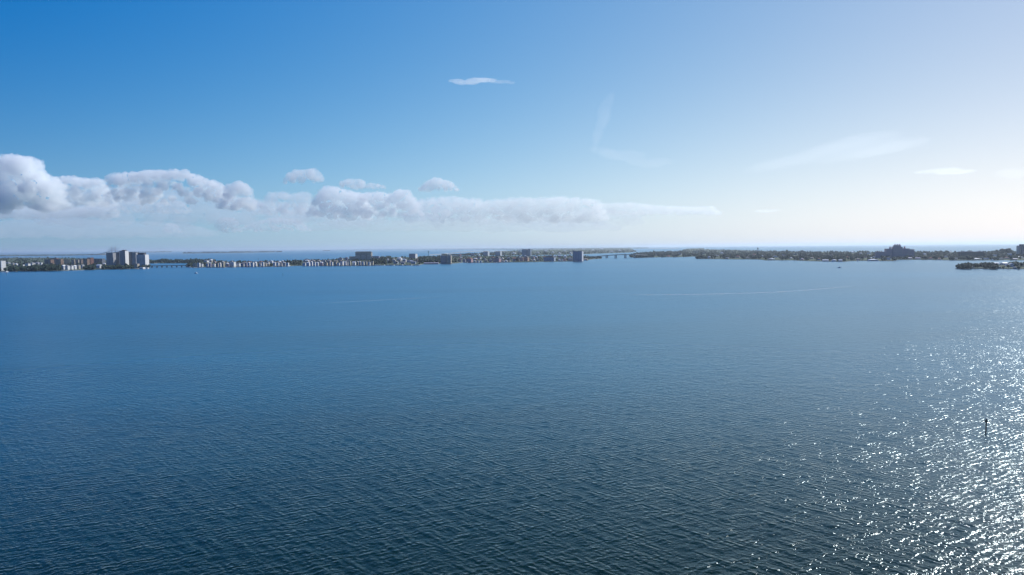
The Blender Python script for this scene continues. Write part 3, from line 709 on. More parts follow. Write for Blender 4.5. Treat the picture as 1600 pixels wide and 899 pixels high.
# broad condo, three bays and two lower wings, one building
def broad_condo():
    P = ground(567.5, 406.6, LAND_Z); k = mpp(P); e = empty('condo_building', (P.x, P.y + 14, LAND_Z), R(-2))
    def part(nm, a, b, yt, d0, d1, m):
        bm = bmesh.new(); box(bm, (a - 567.5) * k, (b - 567.5) * k, d0, d1, -.8, (406.6 - yt) * k); return link_mesh(nm, bm, m, e)
    part('wall', 555, 580.5, 394.6, -9, 9, W['beige'])
    part('wing', 545, 554.9, 400.8, -6, 7, W['cream']); part('wing', 580.6, 592, 400.6, -6, 7, W['lilac'])
    for a, b, yt in ((555.6, 562.4, 393.8), (564.2, 571.6, 393.8), (573.4, 580, 393.8)):
        part('bay', a, b, yt + .6, -13, -9.01, W['cream'])
    bm = bmesh.new(); H = (406.6 - 394.6) * k
    w = 26.6 * k / 2
    vs = [bm.verts.new(p) for p in ((-w, -14, H), (w, -14, H), (w, 10, H), (-w, 10, H), (-w * .82, -5, H + 4.6), (w * .82, -5, H + 4.6), (w * .82, 4, H + 4.6), (-w * .82, 4, H + 4.6))]
    for q in ((0, 1, 5, 4), (1, 2, 6, 5), (2, 3, 7, 6), (3, 0, 4, 7), (4, 5, 6, 7), (3, 2, 1, 0)): bm.faces.new([vs[i] for i in q])
    link_mesh('roof', bm, RF['dark'], e)
    for i in range(1, 8):
        bm = bmesh.new()
        for a, b in ((555.9, 562.1), (564.5, 571.3), (573.7, 579.7)): box(bm, (a - 567.5) * k, (b - 567.5) * k, -14.6, -13.01, i * 3.4, i * 3.4 + 1.1)
        link_mesh('balcony', bm, M_SLAB, e)
    tag(e, 'broad three bay beige condo with a dark mansard roof and two lower wings', 'building')
broad_condo()
block(639.6, 650.8, 396.8, 404.2, 'lilac', 'dark roofed block with a bright right end, left of the green mast', roof='dark', sunlit_end=True, rot=-20, cat='building')
block(688.6, 697.2, 399.6, 411.8, 'grey', 'left grey half of the square block by the water', roof='tan', rot=0, d=22)
block(697.3, 704.8, 399.3, 411.8, 'beige', 'right beige half of the square block by the water', roof='tan', rot=-4, d=22)
block(755.6, 764, 393.2, 400.4, 'white', 'block with end whitened as sunlit behind the island, left one of the pair', roof='dark', sunlit_end=True, rot=-30, d=22, group='white ended blocks behind the long island')
block(774.6, 783.4, 393.0, 400.4, 'white', 'block with end whitened as sunlit behind the island, right one of the pair', roof='grey', sunlit_end=True, rot=-30, d=22, group='white ended blocks behind the long island')
block(815.6, 825, 389.8, 401.2, 'pale blue', 'pale blue front part of the slim high tower', roof='dark', sunlit_end=True, rot=0, d=20)
block(825.2, 830.4, 389.2, 401.2, 'white', 'slim white block standing for the sunlit side of the high tower', roof='white', rot=-40, d=14)  # white block carries the tower's sunlit side in its colour
block(896, 911, 392.6, 408.2, 'pale blue', 'blue grey waterfront tower with right side whitened as if sunlit', roof='dark', sunlit_end=True, rot=-26, d=17)
block(717, 720.4, 396.6, 401, 'pink', 'little pink sunlit block behind the square beige block', roof='white', rot=-40)
block(700.6, 703.4, 397.6, 401, 'white', 'tiny white block above the square beige block', roof='white', rot=-40)
block(735.6, 741, 395.8, 400.4, 'pale blue', 'small blue grey block beside the back channel', roof='grey', rot=0)
block(811, 814.6, 391.4, 395.6, 'white', 'small bright white block just left of the slim tower', roof='white', rot=-45)
for x0, x1, yt, yb, rot in ((800, 806, 394.8, 397, -30), (889.6, 894, 394.6, 397.2, -35), (862, 866, 393.4, 395.8, -20), (745, 750, 396.6, 398.8, -20), (880, 885, 391.4, 393, -20), (908, 915, 388.9, 390, 0), (936, 944, 388.4, 389.8, 0),
                            (924, 929, 390, 391.4, -10), (850, 856, 391.6, 393.2, -20), (838, 843, 393.8, 395.8, -20), (872, 877, 394.8, 397, -25), (953, 959, 392.2, 394, -20), (966, 971, 390.6, 392.2, -10)):
    house(x0, x1, yt, yb, 'white', 'white', 'hip', rot, group='small far buildings behind the long island', where=' far back')

# ---- barrier island on the right
def pink_hotel():
    P = ground(1404, 404.2, LAND_Z); k = mpp(P); e = empty('hotel', (P.x, P.y + 16, LAND_Z), R(-14))
    def zz(y): return (404.2 - y) * k
    def bx(nm, a, b, yt, d0, d1, m, y0=None):
        bm = bmesh.new(); box(bm, (a - 1404) * k, (b - 1404) * k, d0, d1, -.8 if y0 is None else zz(y0) + .004, zz(yt)); return link_mesh(nm, bm, m, e)
    bx('centre_wall', 1397.6, 1411.4, 386.0, -11, 11, W['pink'])
    bx('upper_storey', 1399.6, 1409.2, 383.4, -8, 8, W['pink'], 386.0)
    bx('wing', 1387.4, 1397.5, 388.9, -9, 8, W['pink']); bx('wing', 1411.5, 1421.6, 388.6, -9, 8, W['pink'])
    bx('low_wing', 1373.5, 1387.3, 393.6, -8, 7, W['pink']); bx('low_wing', 1421.7, 1428.4, 390.0, -8, 7, W['pink'])
    for cx_, y0, y1, r in ((1394.2, 388.9, 385.0, 1.3), (1414.8, 388.6, 385.0, 1.3), (1401.2, 383.4, 381.2, .9), (1404.4, 383.4, 380.8, .9), (1407.6, 383.4, 381.2, .9)):
        bm = bmesh.new(); rr_ = r * k
        cyl(bm, (cx_ - 1404) * k, -4, zz(y0) + .004, zz(y1 + (y0 - y1) * .4), rr_, rr_, 10); cyl(bm, (cx_ - 1404) * k, -4, zz(y1 + (y0 - y1) * .4) + .003, zz(y1), rr_ * 1.1, .15, 10)
        link_mesh('bell_tower', bm, W['pink'], e)
    for i in range(1, 8):
        bm = bmesh.new(); box(bm, -6.4 * k, 6.9 * k, -12.4, -11.01, i * 5.0, i * 5.0 + .6); link_mesh('balcony', bm, M_SLAB, e)
    tag(e, 'large pink hotel with stepped wings and five little bell towers', 'hotel')
pink_hotel()
block(1592.8, 1597.4, 384.2, 401, 'grey', 'lower left part of the dark tower at the right edge', roof='dark', rot=-4, d=20)
block(1597.6, 1614, 381.8, 401, 'dark grey', 'dark high tower cut by the right edge', roof='dark', rot=-4, d=22)
block(1500.6, 1538, 393.4, 404.0, 'brown', 'long flat roofed low block among trees right of the pink hotel', roof='lilac', rot=3, d=16, balc=False)
RS = [(1126, 1130.6, 393.8, 396.8), (1189.6, 1193.2, 398.6, 402), (1208, 1217, 400, 402.6), (1202, 1212, 403.8, 406), (1231, 1240, 401.8, 404.6), (1286.6, 1296.6, 405.8, 408.4), (1301, 1308, 405.4, 408.4), (1311, 1317, 405.6, 408.6),
      (1330.6, 1336, 393, 395.4), (1343, 1348.6, 395, 397.6), (1356, 1361.6, 395, 397.4), (1366, 1377, 400.8, 403.4), (1361, 1366, 402, 404.4), (1358, 1374, 405, 407.6), (1386, 1393, 403, 406.4), (1409.6, 1414.4, 396.4, 399),
      (1443.6, 1448, 396, 399), (1522, 1534, 403.4, 405.8), (1537, 1547, 403.4, 405.8), (1552, 1558, 398, 401), (1576, 1582.6, 396.2, 400), (1590, 1601, 400.8, 403), (1484, 1489, 392.8, 395), (1106, 1111, 400.8, 404.2),
      (1022, 1027, 397, 400), (1150, 1157, 399.6, 403), (1166, 1172, 401.4, 404.4), (1222, 1228, 398, 400.6), (1250, 1257, 403.8, 406.4), (1266, 1273, 401.8, 404.8), (1276, 1283, 403.6, 406.6), (1322, 1328, 401, 403.8),
      (1338, 1346, 403.6, 406.4), (1349, 1356, 400.8, 403), (1419, 1426, 402.4, 405), (1432, 1440, 402.6, 405.2), (1452, 1459, 402.6, 405.4), (1464, 1471, 403, 405.8), (1476, 1482, 399.6, 402.6), (1491, 1498, 403, 406),
      (1563, 1570, 403, 405.8), (1571, 1578, 401.6, 404.6), (1584, 1592, 404, 406.4), (1602, 1612, 403.4, 406.4), (1176, 1182, 396.8, 399.2), (1240, 1246, 396.6, 399), (1297, 1303, 397.6, 400), (1392, 1398, 399, 401.6),
      (1134, 1140, 402, 404.8), (1118, 1124, 398.6, 401.2), (1042, 1047, 399, 401.4), (1061, 1066, 396, 398.4), (1085, 1090, 393, 395.4), (1097, 1102, 395.4, 397.8)]
for i, (x0, x1, yt, yb) in enumerate(RS):
    bright = i < 24
    house(x0, x1, yt, yb, 'white' if bright else rr.choice(('grey', 'beige', 'pink', 'cream', 'pale blue')), 'white' if bright else rr.choice(('grey', 'tan', 'red tiled', 'lilac')),
          rr.choice(('hip', 'hip', 'gable', 'flat')), rr.uniform(-45, -5), group='houses on the barrier island', where='')
for x0, x1, yt, yb, rf in ((1554, 1562, 410.4, 413.6, 'white'), (1563, 1566.4, 411, 414.4, 'white'), (1567.6, 1575.6, 410, 414.4, 'white'), (1572, 1576.4, 413.4, 416.4, 'white'), (1579, 1589.4, 411.4, 417.2, 'white'),
                           (1560, 1565, 416.4, 419.4, 'grey'), (1585, 1589.6, 417, 420, 'grey'), (1530, 1536, 413.2, 417.4, 'tan'), (1593, 1601, 412, 417, 'grey'), (1519, 1524, 415.6, 418.8, 'grey')):
    house(x0, x1, yt, yb, 'white' if rf == 'white' else 'grey', rf, 'hip' if rf != 'white' else 'gable', rr.uniform(-35, -10), group='houses on the near island', where=' on the near island')

# ---- bridges
def trestle():
    A = ground(229, 418.6, 0); B = ground(300, 417.6, 0); e = empty('trestle_bridge', (A.x, A.y, 0)); d = B - A; L = d.length; e.rotation_euler = (0, 0, math.atan2(d.y, d.x))
    bm = bmesh.new(); box(bm, -4, L + 4, -6, 6, 5.2, 6.6); box(bm, -4, L + 4, -6, -5.6, 6.6, 7.6); box(bm, -4, L + 4, 5.6, 6, 6.6, 7.6); link_mesh('deck', bm, M_CONC, e)
    n = 9
    for i in range(n + 1):
        bm = bmesh.new(); x = L * (i + .1) / (n + .2)
        box(bm, x - 1.6, x + 1.6, -5.4, 5.4, 4.0, 5.197)
        for y in (-4.2, 0, 4.2): box(bm, x - 1.1, x + 1.1, y - 1.1, y + 1.1, -1.5, 4.0)
        link_mesh('pier', bm, M_CONC, e)
    tag(e, 'low concrete trestle bridge between the condo towers and the long island', 'bridge')
trestle()
def arched():
    pts = [(918, 402.6, 5), (934, 403.4, 9.5), (948, 403.5, 14), (962, 403.5, 17.5), (977, 403.4, 19.5), (992, 403.1, 18), (1010, 402.4, 13)]
    G = [ground(x, y, 0) for x, y, z in pts]; o0 = G[0]; e = empty('road_bridge', (o0.x, o0.y, 0))
    Q = [Vector((g.x - o0.x, g.y - o0.y, z)) for g, (x, y, z) in zip(G, pts)]
    bm = bmesh.new(); prev = None
    for i, q in enumerate(Q):
        t = ((Q[min(i + 1, len(Q) - 1)] - Q[max(i - 1, 0)]) * Vector((1, 1, 0))).normalized(); s = Vector((-t.y, t.x, 0)) * 7
        ring = [bm.verts.new(q + s * a + Vector((0, 0, h))) for a, h in ((-1, -2.6), (-1, 1.1), (-.94, 1.1), (-.94, 0), (.94, 0), (.94, 1.1), (1, 1.1), (1, -2.6))]
        if prev:
            for k_ in range(8): bm.faces.new((prev[k_], ring[k_], ring[(k_ + 1) % 8], prev[(k_ + 1) % 8]))
        else: bm.faces.new(ring)
        prev = ring
    bm.faces.new(prev[::-1]); bmesh.ops.recalc_face_normals(bm, faces=bm.faces); link_mesh('deck', bm, M_CONC, e)
    for q in Q[1:6]:
        bm = bmesh.new()
        for y in (-4.5, 4.5):
            for x in (-3.4, 3.4): box(bm, q.x + x - 1.5, q.x + x + 1.5, q.y + y - 1.5, q.y + y + 1.5, .9, q.z - 4)
        box(bm, q.x - 5.4, q.x + 5.4, q.y - 7, q.y + 7, q.z - 3.997, q.z - 2.603); box(bm, q.x - 6.4, q.x + 6.4, q.y - 8, q.y + 8, -1.5, .897)
        link_mesh('pier', bm, M_CONC, e)
    tag(e, 'arched concrete road bridge rising from the long island to the wooded point', 'bridge')
arched()
def cable_bridge():
    D = 9600.0; C0 = at(177.5, 391, D); e = empty('cable_stayed_bridge', (C0.x, C0.y, 0)); k = D / FPX
    bm = bmesh.new(); prev = None
    for i in range(-24, 25):
        x = i * 6 * 1.1 * k / 6 * 1.6
        z = 8 + 50 * math.exp(-(i / 9.5) ** 2)
        v = [bm.verts.new((x, y, z + h)) for y, h in ((-9, 0), (9, 0), (9, 4), (-9, 4))]
        if prev:
            for a in range(4): bm.faces.new((prev[a], v[a], v[(a + 1) % 4], prev[(a + 1) % 4]))
        prev = v
    link_mesh('deck', bm, M_CONC, e)
    for sx in (-1, 1):
        x = sx * 2.8 * k
        bm = bmesh.new()
        cyl(bm, x, 0, -1, 58, 7, 5, 10); cyl(bm, x, 0, 58, 128, 3.4, 1.6, 10); link_mesh('pylon', bm, M_CONC, e)
        for j in range(1, 8):
            bm = bmesh.new()
            for s2 in (-1, 1):
                xx = x + s2 * j * 15
                beam(bm, (x, 0, 70 + j * 7), (xx, 0, 10 + 50 * math.exp(-((xx / (1.76 * k)) / 9.5) ** 2) + 2), .5)
            link_mesh('stay_cable', bm, M_STEEL, e)
    for i in range(-22, 23, 2):
        if abs(i) < 3: continue
        x = i * 1.76 * k
        bm = bmesh.new(); box(bm, x - 2, x + 2, -7, 7, -1, 8 + 50 * math.exp(-(i / 9.5) ** 2)); link_mesh('pier', bm, M_CONC, e)
    tag(e, 'distant cable stayed bridge with two pylons behind the tall condo towers', 'bridge')
cable_bridge()

# ---- masts, tower, markers, boats, docks
def mast(px, yt, yb, r, m, name, lab, cat='mast'):
    P = ground(px, yb, LAND_Z); k = mpp(P); e = empty(name, P); H = (yb - yt) * k
    bm = bmesh.new(); cyl(bm, 0, 0, -.5, H, r, r * .6, 8); link_mesh('shaft', bm, m, e)
    bm = bmesh.new()
    for h in (.97, .9, .84): cyl(bm, 0, 0, H * h - 1.2, H * h + .8, r * 2.2, r * 2.2, 8)
    link_mesh('antenna_ring', bm, m, e); tag(e, lab, cat)
mast(669.5, 392.4, 404.6, 1.3, mat('green_mast_paint', (.10, .24, .20), .5), 'radio_mast', 'tall thin green mast rising from the trees left of the square beige block')
mast(404, 404.0, 412, .35, M_STEEL, 'flagpole', 'thin dark pole on the long island, left one of two', 'pole')
mast(463, 404.4, 411, .35, M_STEEL, 'flagpole', 'thin dark pole above the dark grove on the long island', 'pole')
def water_tower():
    P = ground(1184, 396.4, LAND_Z); k = mpp(P); e = empty('water_tower', P); H = (396.4 - 387.0) * k
    bm = bmesh.new(); bmesh.ops.create_uvsphere(bm, u_segments=14, v_segments=9, radius=1, matrix=Matrix.Translation((0, 0, H * .88)) @ Matrix.Diagonal((H * .12, H * .12, H * .10, 1))); link_mesh('tank', bm, RF['grey'], e, True)
    for a in range(4):
        bm = bmesh.new(); c, s = math.cos(a * 1.571 + .7) * H * .09, math.sin(a * 1.571 + .7) * H * .09
        beam(bm, (c * 1.2, s * 1.2, -.5), (c, s, H * .86), .45); link_mesh('leg', bm, M_STEEL, e)
    bm = bmesh.new(); cyl(bm, 0, 0, -.5, H * .8, .7, .7, 8); link_mesh('riser_pipe', bm, M_STEEL, e)
    tag(e, 'small round water tower standing above the right shore trees', 'tower')
water_tower()
def channel_marker(px, yb, yt, name, lab):
    P = ground(px, yb, 0); k = mpp(P) * P.length / P.y; e = empty(name, (P.x, P.y, 0)); H = (yb - yt) * k * 1.03
    bm = bmesh.new(); cyl(bm, 0, 0, -2, H * .99, .20, .16, 10); link_mesh('pile', bm, mat('wet_timber', (.03, .025, .02), .8), e)
    bm = bmesh.new(); s = .34; z = H * .82
    for q in (-.22, .22):
        pts = [(-s, q, z - s * .9), (s, q, z - s * .9), (s, q, z + s * .9), (-s, q, z + s * .9)]
        v = [bm.verts.new(p) for p in pts]; v2 = [bm.verts.new((p[0], p[1] + .03, p[2])) for p in pts]
        bm.faces.new(v); bm.faces.new(v2[::-1])
        for i in range(4): bm.faces.new((v[i], v2[i], v2[(i + 1) % 4], v[(i + 1) % 4]))
    link_mesh('day_board', bm, mat('board_paint', (.02, .05, .03), .6), e)
    bm = bmesh.new(); cyl(bm, 0, 0, H * .991, H * 1.03, .12, .10, 8); link_mesh('lamp', bm, M_STEEL, e)
    tag(e, lab, 'channel marker')
channel_marker(1540.4, 677.4, 658.6, 'channel_marker', 'dark timber channel marker standing in the sun glitter at right')
channel_marker(442, 431.4, 427.4, 'channel_marker', 'tiny dark channel marker off the long island')
channel_marker(10.2, 430.6, 421.6, 'channel_marker', 'pale thin marker post off the white block at the left edge')

def boat_mesh(L):
    bm = bmesh.new(); st = []
    for t in (0, .25, .55, .8, 1):
        b = (.30, .32, .30, .2, .02)[(0, .25, .55, .8, 1).index(t)] * L * .55; z = L * (.13 + .05 * t)
        st.append([bm.verts.new(p) for p in ((t * L - L / 2, -b, z), (t * L - L / 2, -b * .6, -.2), (t * L - L / 2, b * .6, -.2), (t * L - L / 2, b, z))])
    for a, b in zip(st, st[1:]):
        for i in range(3): bm.faces.new((a[i], b[i], b[i + 1], a[i + 1]))
        bm.faces.new((a[3], b[3], b[0], a[0]))
    bm.faces.new(st[0][::-1]); bm.faces.new(st[-1]); bmesh.ops.recalc_face_normals(bm, faces=bm.faces); return bm
HULL = None
def boat(px, py, L, rz, lab=None, mastH=0, look='small white', where=' moored'):
    global HULL
    P = ground(px, py, 0); e = empty('sailing_boat' if mastH else 'motor_boat', (P.x, P.y, 0), rz)
    link_mesh('hull', boat_mesh(L), M_HULL, e)
    bm = bmesh.new(); box(bm, -L * .18, L * .14, -L * .1, L * .1, L * .14, L * .3); box(bm, -L * .2, L * .1, -L * .11, L * .11, L * .301, L * .33); link_mesh('cabin', bm, M_HULL, e)
    if mastH:
        bm = bmesh.new(); cyl(bm, L * .06, 0, L * .331, mastH, .12, .08, 6); link_mesh('mast', bm, M_HULL, e)
    if lab: tag(e, lab, 'boat')
    else: later(e, px, look, e.name.split('.')[0].replace('_', ' '), 'boat', 'boats moored along the shores', where)
    return e
boat(1311.5, 418.8, 9, R(180), 'small boat speeding left off the right shore, trailing a white wake')
boat(1513, 420.7, 10, R(150), 'bright white boat moored at the tip of the near island')
boat(306, 427.6, 9, R(170), 'tiny lone boat on open water below the left end of the long island')
boat(296, 418.4, 12, R(190), 'white boat leaving the right end of the low trestle bridge')
boat(10.4, 425.6, 12, R(80), 'white sailing boat moored by the white block at the left edge', 17)
for i, x in enumerate((400, 452.5, 586.5, 590, 594, 600.5, 606, 611, 615.5, 620, 624.5, 629, 634, 638, 643, 648, 653, 730, 776, 821, 863, 914, 1300, 1340, 1372, 1470, 1550)):
    y = (interp(ISL_F, x) if x < 960 else interp(R_F, x)) + .25
    boat(x, y, rr.uniform(8, 14), rr.uniform(-.5, .5) + math.pi / 2 * rr.choice((0, 1)))
def dock(px, py, L, where):
    P = ground(px, py, 0); rz = -math.atan2(P.x, P.y) + rr.uniform(-.3, .3); e = empty('dock', (P.x, P.y, 0), rz)
    bm = bmesh.new(); box(bm, -1.2, 1.2, -L, 1, .9, 1.1); box(bm, -5, 5, -L - 3, -L + .01, .9, 1.1); link_mesh('walkway', bm, M_DOCK, e)
    for j in range(3):
        for s in (-1, 1):
            bm = bmesh.new(); cyl(bm, s * 1.35, -L + j * L / 3, -1, 1.7, .18, .18, 6); link_mesh('pile', bm, M_DOCK, e)
    later(e, px, 'narrow timber', 'dock', 'dock', 'docks along the shores', where)
for x in (310, 327, 343, 362, 388, 410, 433, 476, 488, 503, 514, 534, 546, 558, 571, 726, 747, 767, 787, 806, 834, 852, 878, 893): dock(x, interp(ISL_F, x), rr.uniform(14, 26), ' below the shore row')
for x in (1112, 1148, 1205, 1222, 1248, 1288, 1312, 1336, 1362, 1388, 1420, 1444, 1478, 1526, 1556): dock(x, interp(R_F, x), rr.uniform(14, 28), '')

# ---- trees
def crown_cloud(bm, rnd, n, R0, z0, z1, sub=1, mi=0, flat=.8):
    for i in range(n):
        a = rnd.uniform(0, 6.28); t = rnd.random(); q = math.sin(math.pi * (.15 + .8 * t)); r = R0 * q * rnd.random() ** .5 * .75
        s = R0 * rnd.uniform(.32, .55)
        mt = Matrix.Translation((r * math.cos(a), r * math.sin(a), z0 + (z1 - z0) * t)) @ Matrix.Rotation(rnd.uniform(0, 6), 4, 'Z') @ Matrix.Diagonal((s, s * rnd.uniform(.8, 1.1), s * flat, 1))
        res = bmesh.ops.create_icosphere(bm, subdivisions=sub, radius=1, matrix=mt)
        for v in res['verts']:
            v.co += Vector((rnd.uniform(-1, 1), rnd.uniform(-1, 1), rnd.uniform(-1, 1))) * s * .28
            for f in v.link_faces: f.material_index = mi
def tree_parts(kind, seed):
    """unit-height tree: returns (crown mesh, trunk mesh)"""
    rnd = random.Random(seed)
    t = bmesh.new(); c = bmesh.new()
    if kind == 'round_tree':
        cyl(t, 0, 0, -.05, .5, .035, .02, 6)
        for a in range(3): beam(t, (0, 0, .3), (.18 * math.cos(a * 2.1 + seed), .18 * math.sin(a * 2.1 + seed), .62), .012)
        crown_cloud(c, rnd, 12, .44, .38, .88)
    elif kind == 'pine_tree':
        cyl(t, 0, 0, -.05, .9, .022, .008, 6)
        for i in range(9):
            z = .25 + i * .085; r = .17 * (1 - i / 11) * rnd.uniform(.8, 1.2)
            res = bmesh.ops.create_cone(c, cap_ends=True, segments=7, radius1=r, radius2=.01, depth=.13, matrix=Matrix.Translation((rnd.uniform(-.02, .02), rnd.uniform(-.02, .02), z)))
    else:
        cyl(t, 0, 0, -.05, .88, .018, .013, 6)
        for i in range(16):
            a = i * 2.4; el = rnd.uniform(-.5, .8); p = Vector((0, 0, .88)); w_ = .03; prev = None
            for s in range(5):
                q = p + Vector((math.cos(a), math.sin(a), 0)) * (.055 * s) * math.cos(el * .5) + Vector((0, 0, math.sin(el) * .05 * s - .006 * s * s))
                side = Vector((-math.sin(a), math.cos(a), 0)) * (w_ * (1 - s / 4.6))
                cur = (c.verts.new(q - side), c.verts.new(q + side))
                if prev: c.faces.new((prev[0], prev[1], cur[1], cur[0]))
                prev = cur
    mc = bpy.data.meshes.new('crown'); c.to_mesh(mc); c.free(); mt = bpy.data.meshes.new('trunk'); t.to_mesh(mt); t.free()
    mt.materials.append(M_BARK)
    return mc, mt
PROTO = {}
for kd, ns in (('round_tree', 5), ('palm_tree', 2), ('pine_tree', 2)):
    PROTO[kd] = []
    for i in range(ns):
        mc, mt = tree_parts(kd, i + 3)
        for lf in range(4):
            m2 = mc.copy(); m2.materials.append(M_LEAF[lf]); PROTO[kd].append((m2, mt, lf))
LOOK = {0: 'dark green', 1: 'mid green', 2: 'olive green', 3: 'grey green'}
rt = random.Random(77)
def tree(px, py, h, kind='round_tree', where='', wide=1.0, lab=None):
    P = ground(px, py, LAND_Z); mc, mt, lf = rt.choice(PROTO[kind])
    e = empty(kind, P, rt.uniform(0, 6.28)); e.scale = (h * wide, h * wide, h)
    for nm, me in (('crown', mc), ('trunk', mt)):
        o = bpy.data.objects.new(nm, me); COL.objects.link(o); o.parent = e
    if lab: tag(e, lab, 'tree')
    else: later(e, px, LOOK[lf], kind.replace('_', ' '), 'tree', '%ss on the shores' % kind.replace('_', ' '), where)

def shore_trees(x0, x1, n, F, off, hmin, hmax, kinds=('round_tree',), where=''):
    for i in range(n):
        x = x0 + (x1 - x0) * (i + rt.uniform(.1, .9)) / n
        tree(x, interp(F, x) - rt.uniform(*off), rt.uniform(hmin, hmax), rt.choice(kinds), where)
RK = ('round_tree', 'round_tree', 'round_tree', 'palm_tree')
shore_trees(15, 96, 26, PENIN_F, (.4, 3), 9, 14, where=' by water')
shore_trees(158, 210, 18, PENIN_F, (.4, 2.6), 8, 12, where=' by water')
shore_trees(298, 470, 26, ISL_F, (.8, 4), 7, 11, RK, ' among houses')
shore_trees(448, 470, 8, ISL_F, (1, 6), 12, 18, where=' in the grove')
shore_trees(470, 660, 26, ISL_F, (1.5, 7), 8, 12, RK, ' among houses')
shore_trees(586, 612, 8, ISL_F, (1.5, 8), 13, 17, where=' in the green gap')
shore_trees(660, 690, 8, ISL_F, (1.6, 6), 12, 18, where=' behind the long roof')
shore_trees(706, 900, 28, ISL_F, (.8, 5), 8, 13, RK, ' among houses')
shore_trees(992, 1092, 18, RN_F, (.4, 3), 10, 15, where=' by water')
shore_trees(1094, 1400, 44, R_F, (.5, 4), 9, 14, RK, ' by water')
shore_trees(1402, 1600, 28, R_F, (.5, 4), 9, 14, RK, ' by water')
shore_trees(1497, 1600, 18, D_F, (.3, 3), 8, 12, RK, ' on the near island')
for x, y, h, kd, lab in ((1229, 396.6, 25, 'round_tree', 'tall dark tree breaking the skyline between water tower and pink hotel'), (1251, 396.2, 24, 'pine_tree', 'thin tall pine breaking the skyline right of the water tower'),
                         (1281, 397, 20, 'pine_tree', 'shorter thin pine breaking the skyline right of the two tall ones'), (1479, 397.6, 24, 'round_tree', 'bushy tree breaking the skyline right of the pink hotel'),
                         (1241, 408, 17, 'pine_tree', 'dark narrow pine at the waterline right of the water tower'), (1497.4, 419.4, 13, 'palm_tree', 'lone palm on the tip of the near island'),
                         (1074, 399, 22, 'pine_tree', 'tall pine on the wooded point by the arched bridge'), (1130, 395, 20, 'round_tree', 'high rounded tree on the skyline left of the water tower'),
                         (1567, 398, 30, 'round_tree', 'large spreading tree on the skyline near the right edge'), (1574, 398, 33, 'round_tree', 'largest spreading tree of the mound near the right edge'),
                         (1558, 398, 25, 'round_tree', 'lower spreading tree at the left of the mound near the right edge')):
    tree(x, y, h, kd, lab=lab, wide=1.5 if 'spreading' in lab else 1.0)

# far woods: one object per stretch, nobody could count the crowns
def wood(name, F, B, n, hmin, hmax, seed, lab, t0=0.0, t1=1.0, mtl=None):
    rng = np.random.default_rng(seed)
    bm = bmesh.new(); bmesh.ops.create_icosphere(bm, subdivisions=1, radius=1); bv = np.array([v.co[:] for v in bm.verts]); bf = np.array([[v.index for v in f.verts] for f in bm.faces]); bm.free()
    x0, x1 = F[0][0], F[-1][0]; vs = []; fs = []
    for i in range(n):
        x = rng.uniform(x0, x1); t = t0 + (t1 - t0) * rng.random()
        yf, yb = interp(F, x), min(interp(B, x), interp(F, x) - .1)
        P = ground(x, yf + (yb - yf) * t, LAND_Z)
        yy = yf + (yb - yf) * t; hid = False
        for a_, b_, c_, d_ in HRECT:
            if a_ <= x <= b_ and d_ - .4 <= yy and yy - hmax * FPX / P.y < d_ - .25 * (d_ - c_): hid = True; break
        if hid: continue
        h = rng.uniform(hmin, hmax) * (1 + .25 * math.sin(x * .21 + seed) * math.sin(x * .057))
        r = h * rng.uniform(.35, .6)
        sc = np.array([r, r, h * .5])
        v = bv * (1 + rng.uniform(-.25, .25, (len(bv), 1))) * sc + np.array([P.x, P.y, LAND_Z + h * .52])
        fs.append(bf + len(vs) * len(bv)); vs.append(v)
    V = np.concatenate(vs); Fq = np.concatenate(fs)
    me = bpy.data.meshes.new(name); me.from_pydata(V.tolist(), [], Fq.tolist()); me.materials.append(mtl or M_WOOD)
    o = bpy.data.objects.new(name, me); COL.objects.link(o); tag(o, lab, kind='stuff'); return o
wood('woodland', PENIN_F, PENIN_B, 900, 7, 11, 1, 'dark mangroves and trees covering the left peninsula')
wood('mangrove_belt', [(15, 424.0), (60, 423.6), (95, 423.2)], [(15, 420), (95, 417)], 420, 9, 13, 2, 'dark mangrove belt along the water at the left')
wood('mangrove_belt', [(128, 422.0), (165, 421.0), (215, 420.0)], [(128, 419), (215, 416)], 380, 7, 10, 3, 'dark mangrove belt below the tall condo towers')
wood('woodland', MID_F, MID_B, 420, 9, 14, 4, 'wooded shore behind the low trestle bridge')
wood('woodland', ISL_F, ISL_B, 2200, 5, 9, 5, 'trees filling the long island behind its houses', t0=.12)
wood('woodland', [(583, 414), (612, 413)], [(583, 404), (612, 403)], 160, 11, 15, 6, 'thick green trees right of the broad beige condo')
wood('woodland', [(656, 412), (690, 411)], [(656, 403), (690, 402.4)], 200, 11, 16, 7, 'thick trees around the green mast')
wood('woodland', BACK_F, BACK_B, 1500, 7, 12, 8, 'trees on the land behind the long island')
wood('woodland', FARL_F, FARL_B, 900, 6, 10, 9, 'far blue wooded shore at the left')
for i, (f, th) in enumerate(STREAKS[:6]):
    wood('woodland', f, [(x, y - th) for x, y in f], 340 if i < 2 else 80, 14, 24, 30 + i, 'thin wooded islet far out near the horizon')
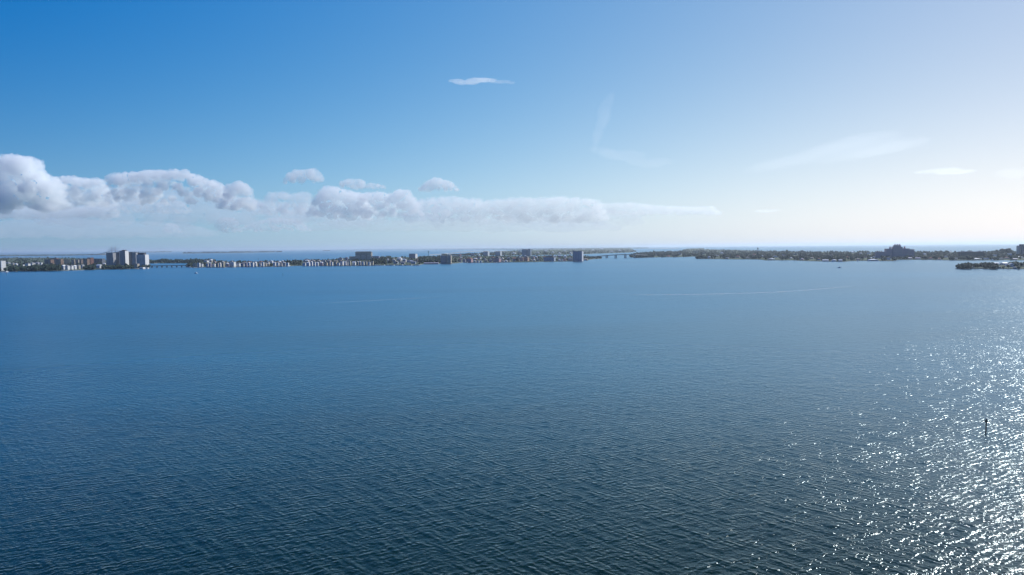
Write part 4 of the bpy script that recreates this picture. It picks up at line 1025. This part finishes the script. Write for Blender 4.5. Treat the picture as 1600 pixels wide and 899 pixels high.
wood('woodland', HOR_F, [(x, y - 1.3) for x, y in HOR_F], 1100, 10, 18, 12, 'thin wooded shore along the horizon')
wood('woodland', RN_F, RN_B, 900, 9, 14, 13, 'woods of the point by the arched bridge')
wood('woodland', R_F, R_B, 5200, 8, 13, 14, 'dense trees covering the barrier island', t0=.04)
wood('woodland', D_F, D_B, 700, 6, 9, 15, 'dark trees covering the near island')

# ---- marks on the water
def wake(name, pts, lab, alpha, z=.12):
    m = bpy.data.materials.new(name); m.use_nodes = True; t = m.node_tree; b = t.nodes['Principled BSDF']
    b.inputs['Base Color'].default_value = (.75, .78, .8, 1); b.inputs['Roughness'].default_value = .6
    tc = t.nodes.new('ShaderNodeTexCoord'); n = t.nodes.new('ShaderNodeTexNoise'); n.inputs['Scale'].default_value = .06; n.inputs['Detail'].default_value = 4
    mr = t.nodes.new('ShaderNodeMapRange'); mr.inputs['From Min'].default_value = .35; mr.inputs['From Max'].default_value = .7; mr.inputs['To Min'].default_value = alpha * .3; mr.inputs['To Max'].default_value = alpha
    t.links.new(tc.outputs['Object'], n.inputs['Vector']); t.links.new(n.outputs[0], mr.inputs['Value']); t.links.new(mr.outputs[0], b.inputs['Alpha'])
    bm = bmesh.new(); prev = None
    for x, y, hw in pts:
        a = ground(x, y, 0); d = a.normalized() * hw
        cur = (bm.verts.new((a.x - d.x, a.y - d.y, z)), bm.verts.new((a.x + d.x, a.y + d.y, z)))
        if prev: bm.faces.new((prev[0], cur[0], cur[1], prev[1]))
        prev = cur
    o = link_mesh(name, bm, m); tag(o, lab, kind='stuff')
wake('wake', [(960, 461.2, .5), (1010, 461, 4), (1080, 460.6, 5), (1150, 459, 5.5), (1220, 456.6, 6), (1270, 453, 6), (1310, 449.2, 5), (1340, 448, 1)], 'long pale wake line crossing the bay right of centre', .42)
wake('wake', [(480, 475.4, .5), (560, 471, 4), (640, 467, 4), (700, 464, 1)], 'faint pale wake line left of centre', .24)
wake('wake', [(1312.4, 418.6, 2), (1318, 418.2, 7), (1328, 417.6, 3)], 'short white wake behind the speeding boat', .9)
finish_labels()
